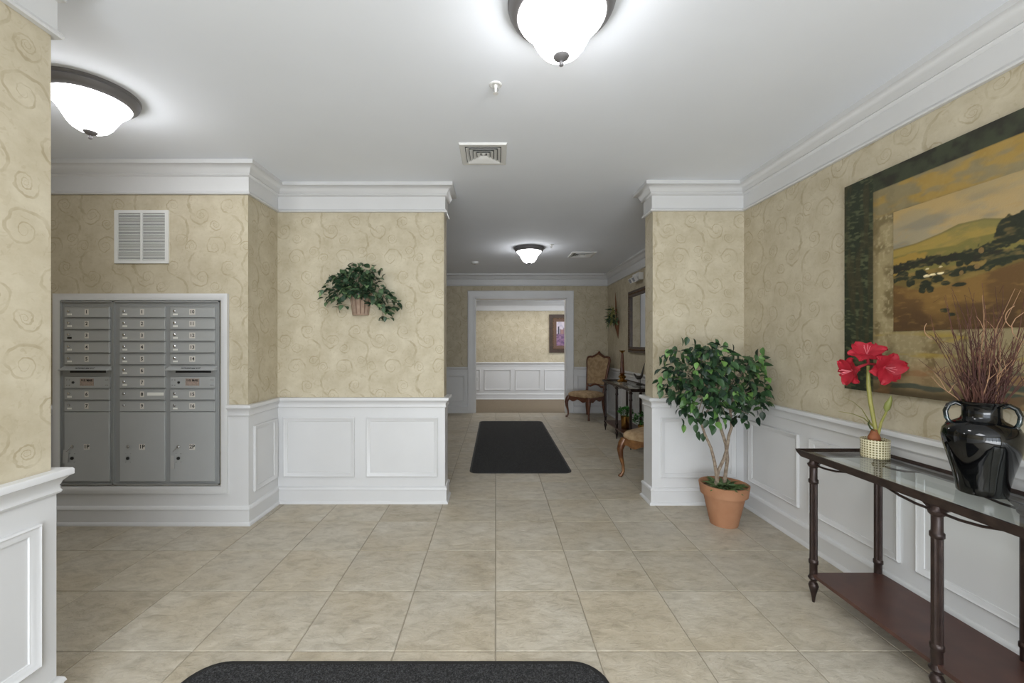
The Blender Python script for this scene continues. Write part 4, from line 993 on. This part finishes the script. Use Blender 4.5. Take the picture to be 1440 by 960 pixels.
for c, R, a0, a1, z0 in ((side*.115, .055, 2.2, 4.0, .40), (side*.10, .06, .9, -.9, .38), (side*.145, .07, 1.8, 4.6, .36), (side*-.11, .05, 2.6, 4.2, .36), (side*.20, .08, 2.4, 4.2, .22)):
    MB().tube(arc(c, R, a0, a1, z0), .0016, 5).build('twig', TWIGP, tt, smooth=True)

# ------------------------------------------------------------ things on the far console
cx_, cy_ = 2.00, 6.56
t = thing('candlestick', 'tall slim brass and dark brown candlestick on the far console', 'candlestick', (cx_, cy_, TZ))
MB().lathe([(.075, 0), (.078, .008), (.070, .018), (.045, .028), (.038, .045), (.056, .062), (.060, .078), (.044, .094), (.028, .104), (.040, .114), (.056, .120), (.030, .130)], 28).build('base', BRASS, t, smooth=True)
MB().lathe([(.032, .128), (.036, .16), (.030, .25), (.026, .34), (.020, .42), (.016, .448)], 24, flute=.2, nfl=8).build('column', WOOD, t, smooth=True)
MB().lathe([(.014, .446), (.018, .456), (.034, .468), (.046, .482), (.046, .488), (.012, .486)], 24).build('drip_cup', BRASS, t, smooth=True)
bx_, by_ = 2.09, 6.05
t = thing('bird_figurine', 'dark metal bird figurine with a long upturned tail on the far console', 'figurine', (bx_, by_, TZ))
MB().lathe([(.045, 0), (.045, .008), (.030, .016), (.010, .022)], 20).build('base', FIG, t, smooth=True)
MB().tube([(0, -.0, .018), (0, 0, .075)], .005, 6).tube([(.02, -.0, .018), (.015, 0, .075)], .005, 6).build('leg', FIG, t)
MB().tube([(-.085, 0, .155), (-.070, 0, .152), (-.060, 0, .140), (-.045, 0, .115), (-.02, 0, .098), (.015, 0, .10), (.035, 0, .125), (.05, 0, .18), (.062, 0, .24), (.082, 0, .31)], [.002, .010, .012, .016, .028, .028, .020, .014, .010, .002], 12).build('body', FIG, t, smooth=True)
# potted plants on the shelf
def shelf_plant(label, x, y, pr, ph, fr_, seed, pmat, zs=.158):
    t = thing('potted_plant', label, 'potted plant', (x, y, zs), group='green plants on the far console shelf'); rr = random.Random(seed)
    MB().lathe([(pr*.86, 0), (pr*.9, .004), (pr, ph), (pr*.93, ph+.001), (pr*.88, ph-.02), (0, ph-.02)], 28).build('pot', pmat, t, smooth=True)
    lf, _ = leaf_mesh('x', None, .040, .022, .004); b = MB()
    for k in range(190):
        th = rr.uniform(0, 6.28); el = math.asin(rr.uniform(-.25, 1)); q = rr.uniform(.55, 1)
        d = Vector((math.cos(th)*math.cos(el), math.sin(th)*math.cos(el), math.sin(el))); P = Vector((0, 0, ph+fr_*.45))+Vector((d.x*fr_, d.y*fr_, d.z*fr_*.75))*q
        R = rotdir(d+Vector((rr.uniform(-.5, .5), rr.uniform(-.5, .5), rr.uniform(-.3, .5))), rr.uniform(-1, 1)); b.add([P+R @ (Vector(v)*rr.uniform(.8, 1.1)) for v in lf.v], lf.f)
    for k in range(10):
        a = k*.628; b.tube([(pr*.4*math.cos(a), pr*.4*math.sin(a), ph-.02), (fr_*.5*math.cos(a), fr_*.5*math.sin(a), ph+fr_*.6)], .002, 4)
    tag(b.build('foliage', GRASS, t, smooth=True), kind='stuff'); return t
shelf_plant('bushy green plant in a tall brass pot on the lower shelf of the far console', 1.880, 6.03, .062, .185, .105, 31, BRASS)
shelf_plant('low green plant on the far console shelf, half hidden by the near chair', 2.0, 5.66, .06, .13, .13, 37, BRASS)

# mirror
my0, my1, mz0, mz1 = 5.22, 6.947, 1.25, 2.25
t = thing('wall_mirror', 'large rectangular mirror in a dark carved frame on the corridor right wall', 'mirror', (HX-.002, (my0+my1)/2, mz0))
hw, hh = (my1-my0)/2, mz1-mz0
b = MB()
for a in ((-hw, hw, 0, .09), (-hw, hw, hh-.09, hh)): b.box(-.045, 0, a[0], a[1], a[2], a[3])
b.box(-.045, 0, -hw, -hw+.09, .09, hh-.09).box(-.045, 0, hw-.09, hw, .09, hh-.09); b.build('frame', FRAME, t)
b = MB()
for z in (.045, hh-.045): 
    for k in range(40): b.ell((-.046, -hw+.05+(2*hw-.1)*k/39, z), (.010, .018, .014), 8, 5)
for y in (-hw+.045, hw-.045):
    for k in range(22): b.ell((-.046, y, .09+(hh-.18)*k/21), (.010, .016, .018), 8, 5)
tag(b.build('carved_beading', GILT, t, smooth=True), kind='stuff')
MB().box(-.020, -.004, -hw+.085, hw-.085, .085, hh-.085).build('mirror_glass', MIRROR, t)

# wall cone with ferns
t = thing('wall_basket', 'cone shaped wall basket with trailing greenery beside the mirror', 'planter', (HX-.002, 7.65, 1.47))
MB().add(*(lambda n=12: ([(-.0, 0, 0)]+[(-.001-.085*math.sin(math.pi*k/n), .085*math.cos(math.pi*k/n), .34) for k in range(n+1)], [(0, k+2, k+1) for k in range(n)]+[tuple(range(1, n+2)), (0, 1, n+1)]))()).build('cone', CONE, t)
b = MB(); rr = random.Random(41); lf, _ = leaf_mesh('x', None, .11, .030, .02)
for k in range(110):
    a = rr.uniform(-1, 1)*1.5; d = Vector((-abs(math.cos(a)), math.sin(a), rr.uniform(-.9, .9))); P = Vector((-.05, 0, .36+rr.uniform(-.05, .16)))+d*rr.uniform(.0, .12); P.x = min(P.x, -.03)
    R = rotdir(d+Vector((0, 0, -.3)), rr.uniform(-1, 1)); s = rr.uniform(.6, 1.1); b.add([P+R @ (Vector(v)*s) for v in lf.v], lf.f)
tag(b.build('foliage', IVY, t, smooth=True), kind='stuff')
b = MB()
for k in range(9):
    yy = rr.uniform(-.16, .20); rise = rr.uniform(.05, .2); b.tube([(-.05, 0, .36), (-.10, yy*.5, .44+rise), (-.14, yy, .38+rise*.8), (-.15, yy*1.15, .22+rise*.3)], .004, 5)
b.build('fronds', STEM, t)
MB().tube([(-.03, 0, .33), (-.04, 0, .55), (-.045, .005, .70), (-.05, .02, .87)], [.010, .018, .012, .002], 7).tube([(-.03, -.02, .33), (-.05, -.04, .50), (-.06, -.05, .60)], [.006, .012, .003], 6).build('cattail', CONE, t, smooth=True)

# ------------------------------------------------------------ chairs
def chair(label, x, y, rz, wood):
    t = thing('side_chair', label, 'chair', (x, y, 0), rz, 'carved side chairs in the corridor')
    for s in (-1, 1):       # front cabriole legs
        pts = [(s*.245, -.235, .40), (s*.262, -.252, .35), (s*.275, -.268, .29), (s*.268, -.262, .21), (s*.252, -.246, .12), (s*.250, -.244, .06), (s*.262, -.258, .025), (s*.274, -.270, .014), (s*.276, -.272, .004)]
        MB().tube(pts, [.036, .040, .034, .025, .017, .015, .019, .022, .018], 10).build('leg', wood, t, smooth=True)
        pts = [(s*.20, .215, .42), (s*.20, .215, .30), (s*.205, .225, .18), (s*.212, .245, .08), (s*.220, .265, .004)]
        MB().tube(pts, [.026, .024, .021, .019, .021], 8).build('leg', wood, t, smooth=True)
    # apron with scalloped lower edge, one board per side
    def board(p0, p1, n=16, th=.022):
        p0, p1 = Vector(p0), Vector(p1); d = (p1-p0); nr = Vector((-d.y, d.x, 0)).normalized()*th/2; vs = []
        for i in range(n+1):
            s = i/n; p = p0+d*s; low = .335+.022*math.cos(s*4*math.pi)*(1 if .1 < s < .9 else .2)
            for q in (nr, -nr): vs += [(p.x+q.x, p.y+q.y, low), (p.x+q.x, p.y+q.y, .415)]
        fs = []
        for i in range(n):
            a = i*4; c = a+4; fs += [(a, c, c+1, a+1), (a+2, a+3, c+3, c+2), (a+1, c+1, c+3, a+3), (a, a+2, c+2, c)]
        fs += [(0, 1, 3, 2), (n*4, n*4+2, n*4+3, n*4+1)]
        return MB().add(vs, fs)
    for p0, p1 in (((-.25, -.25, 0), (.25, -.25, 0)), ((-.25, -.25, 0), (-.205, .21, 0)), ((.25, -.25, 0), (.205, .21, 0)), ((-.205, .215, 0), (.205, .215, 0))):
        board(p0, p1).build('apron', wood, t, smooth=True)
    # seat cushion (rounded, domed)
    b = MB(); vs = []; out = []
    N = 40
    for k in range(N):
        a = 2*math.pi*k/N; ca, sa = math.cos(a), math.sin(a); e = .34
        x_, y_ = math.copysign(abs(ca)**e, ca), math.copysign(abs(sa)**e, sa); wx = .285-.040*(y_+1)/2; out.append((x_*wx, y_*.262-.012))
    rings = [(.97, .405), (1.0, .425), (.99, .450), (.93, .472), (.78, .488), (.5, .499), (.2, .503)]
    for sc, z in rings: vs += [(x_*sc, y_*sc, z) for x_, y_ in out]
    vs.append((0, -.012, .504)); fs = [(i*N+k, i*N+(k+1) % N, (i+1)*N+(k+1) % N, (i+1)*N+k) for i in range(len(rings)-1) for k in range(N)]
    fs += [((len(rings)-1)*N+k, (len(rings)-1)*N+(k+1) % N, len(vs)-1) for k in range(N)]+[tuple(range(N-1, -1, -1))]
    b.add(vs, fs).build('seat_cushion', FABRIC, t, smooth=True)
    # back
    def bp(xx, zz): return (xx, .225+(zz-.42)*.16, zz)
    right = [(.205, .42), (.205, .52), (.212, .60), (.228, .75), (.245, .90), (.262, 1.02), (.268, 1.08), (.250, 1.125), (.205, 1.135), (.150, 1.130), (.09, 1.155), (.04, 1.185), (0, 1.20)]
    pts = [bp(a, z) for a, z in right]+[bp(-a, z) for a, z in right[-2::-1]]
    MB().tube(pts, [.024]*len(pts), 10, ell=1.0).build('back_frame', wood, t, smooth=True)
    MB().tube([bp(-.03, 1.185), bp(-.015, 1.215), bp(0, 1.232), bp(.015, 1.215), bp(.03, 1.185)], [.008, .018, .022, .018, .008], 8).build('crest', wood, t, smooth=True)
    low = [bp(-.21, .575), bp(-.13, .57), bp(-.06, .605), bp(0, .615), bp(.06, .605), bp(.13, .57), bp(.21, .575)]
    MB().tube(low, .020, 8).build('back_rail', wood, t, smooth=True)
    o_ = [(a, z) for a, z in right if z > .59]+[(-a, z) for a, z in right[::-1][1:] if z > .59]
    o_ += [(-.06, .605), (0, .615), (.06, .605)]
    n = len(o_); c0 = (0, .88); vs = []
    for sc, dy in ((.97, 0), (.93, -.022), (.6, -.034)): 
        for a, z in o_:
            p = bp(c0[0]+(a-c0[0])*sc, c0[1]+(z-c0[1])*sc); vs.append((p[0], p[1]+dy, p[2]))
    p = bp(*c0); vs.append((p[0], p[1]-.038, p[2]))
    fs = [(i*n+k, (i+1)*n+k, (i+1)*n+(k+1) % n, i*n+(k+1) % n) for i in range(2) for k in range(n)]+[(2*n+k, 3*n, 2*n+(k+1) % n) for k in range(n)]
    for a, z in o_: p = bp(a*.97, c0[1]+(z-c0[1])*.97); vs.append((p[0], p[1]+.016, p[2]))
    fs += [tuple(3*n+1+k for k in range(n))]+[(k, (k+1) % n, 3*n+1+(k+1) % n, 3*n+1+k) for k in range(n)]
    MB().add(vs, fs).build('back_cushion', FABRIC, t, smooth=True)
    return t
chair('carved walnut side chair with high tan upholstered back by the far opening', 1.725, 7.84, math.radians(-53.1), WOOD)
chair('carved chair whose tan seat shows from behind the right pier', 1.689, 4.342, math.radians(-47), GOLDW)
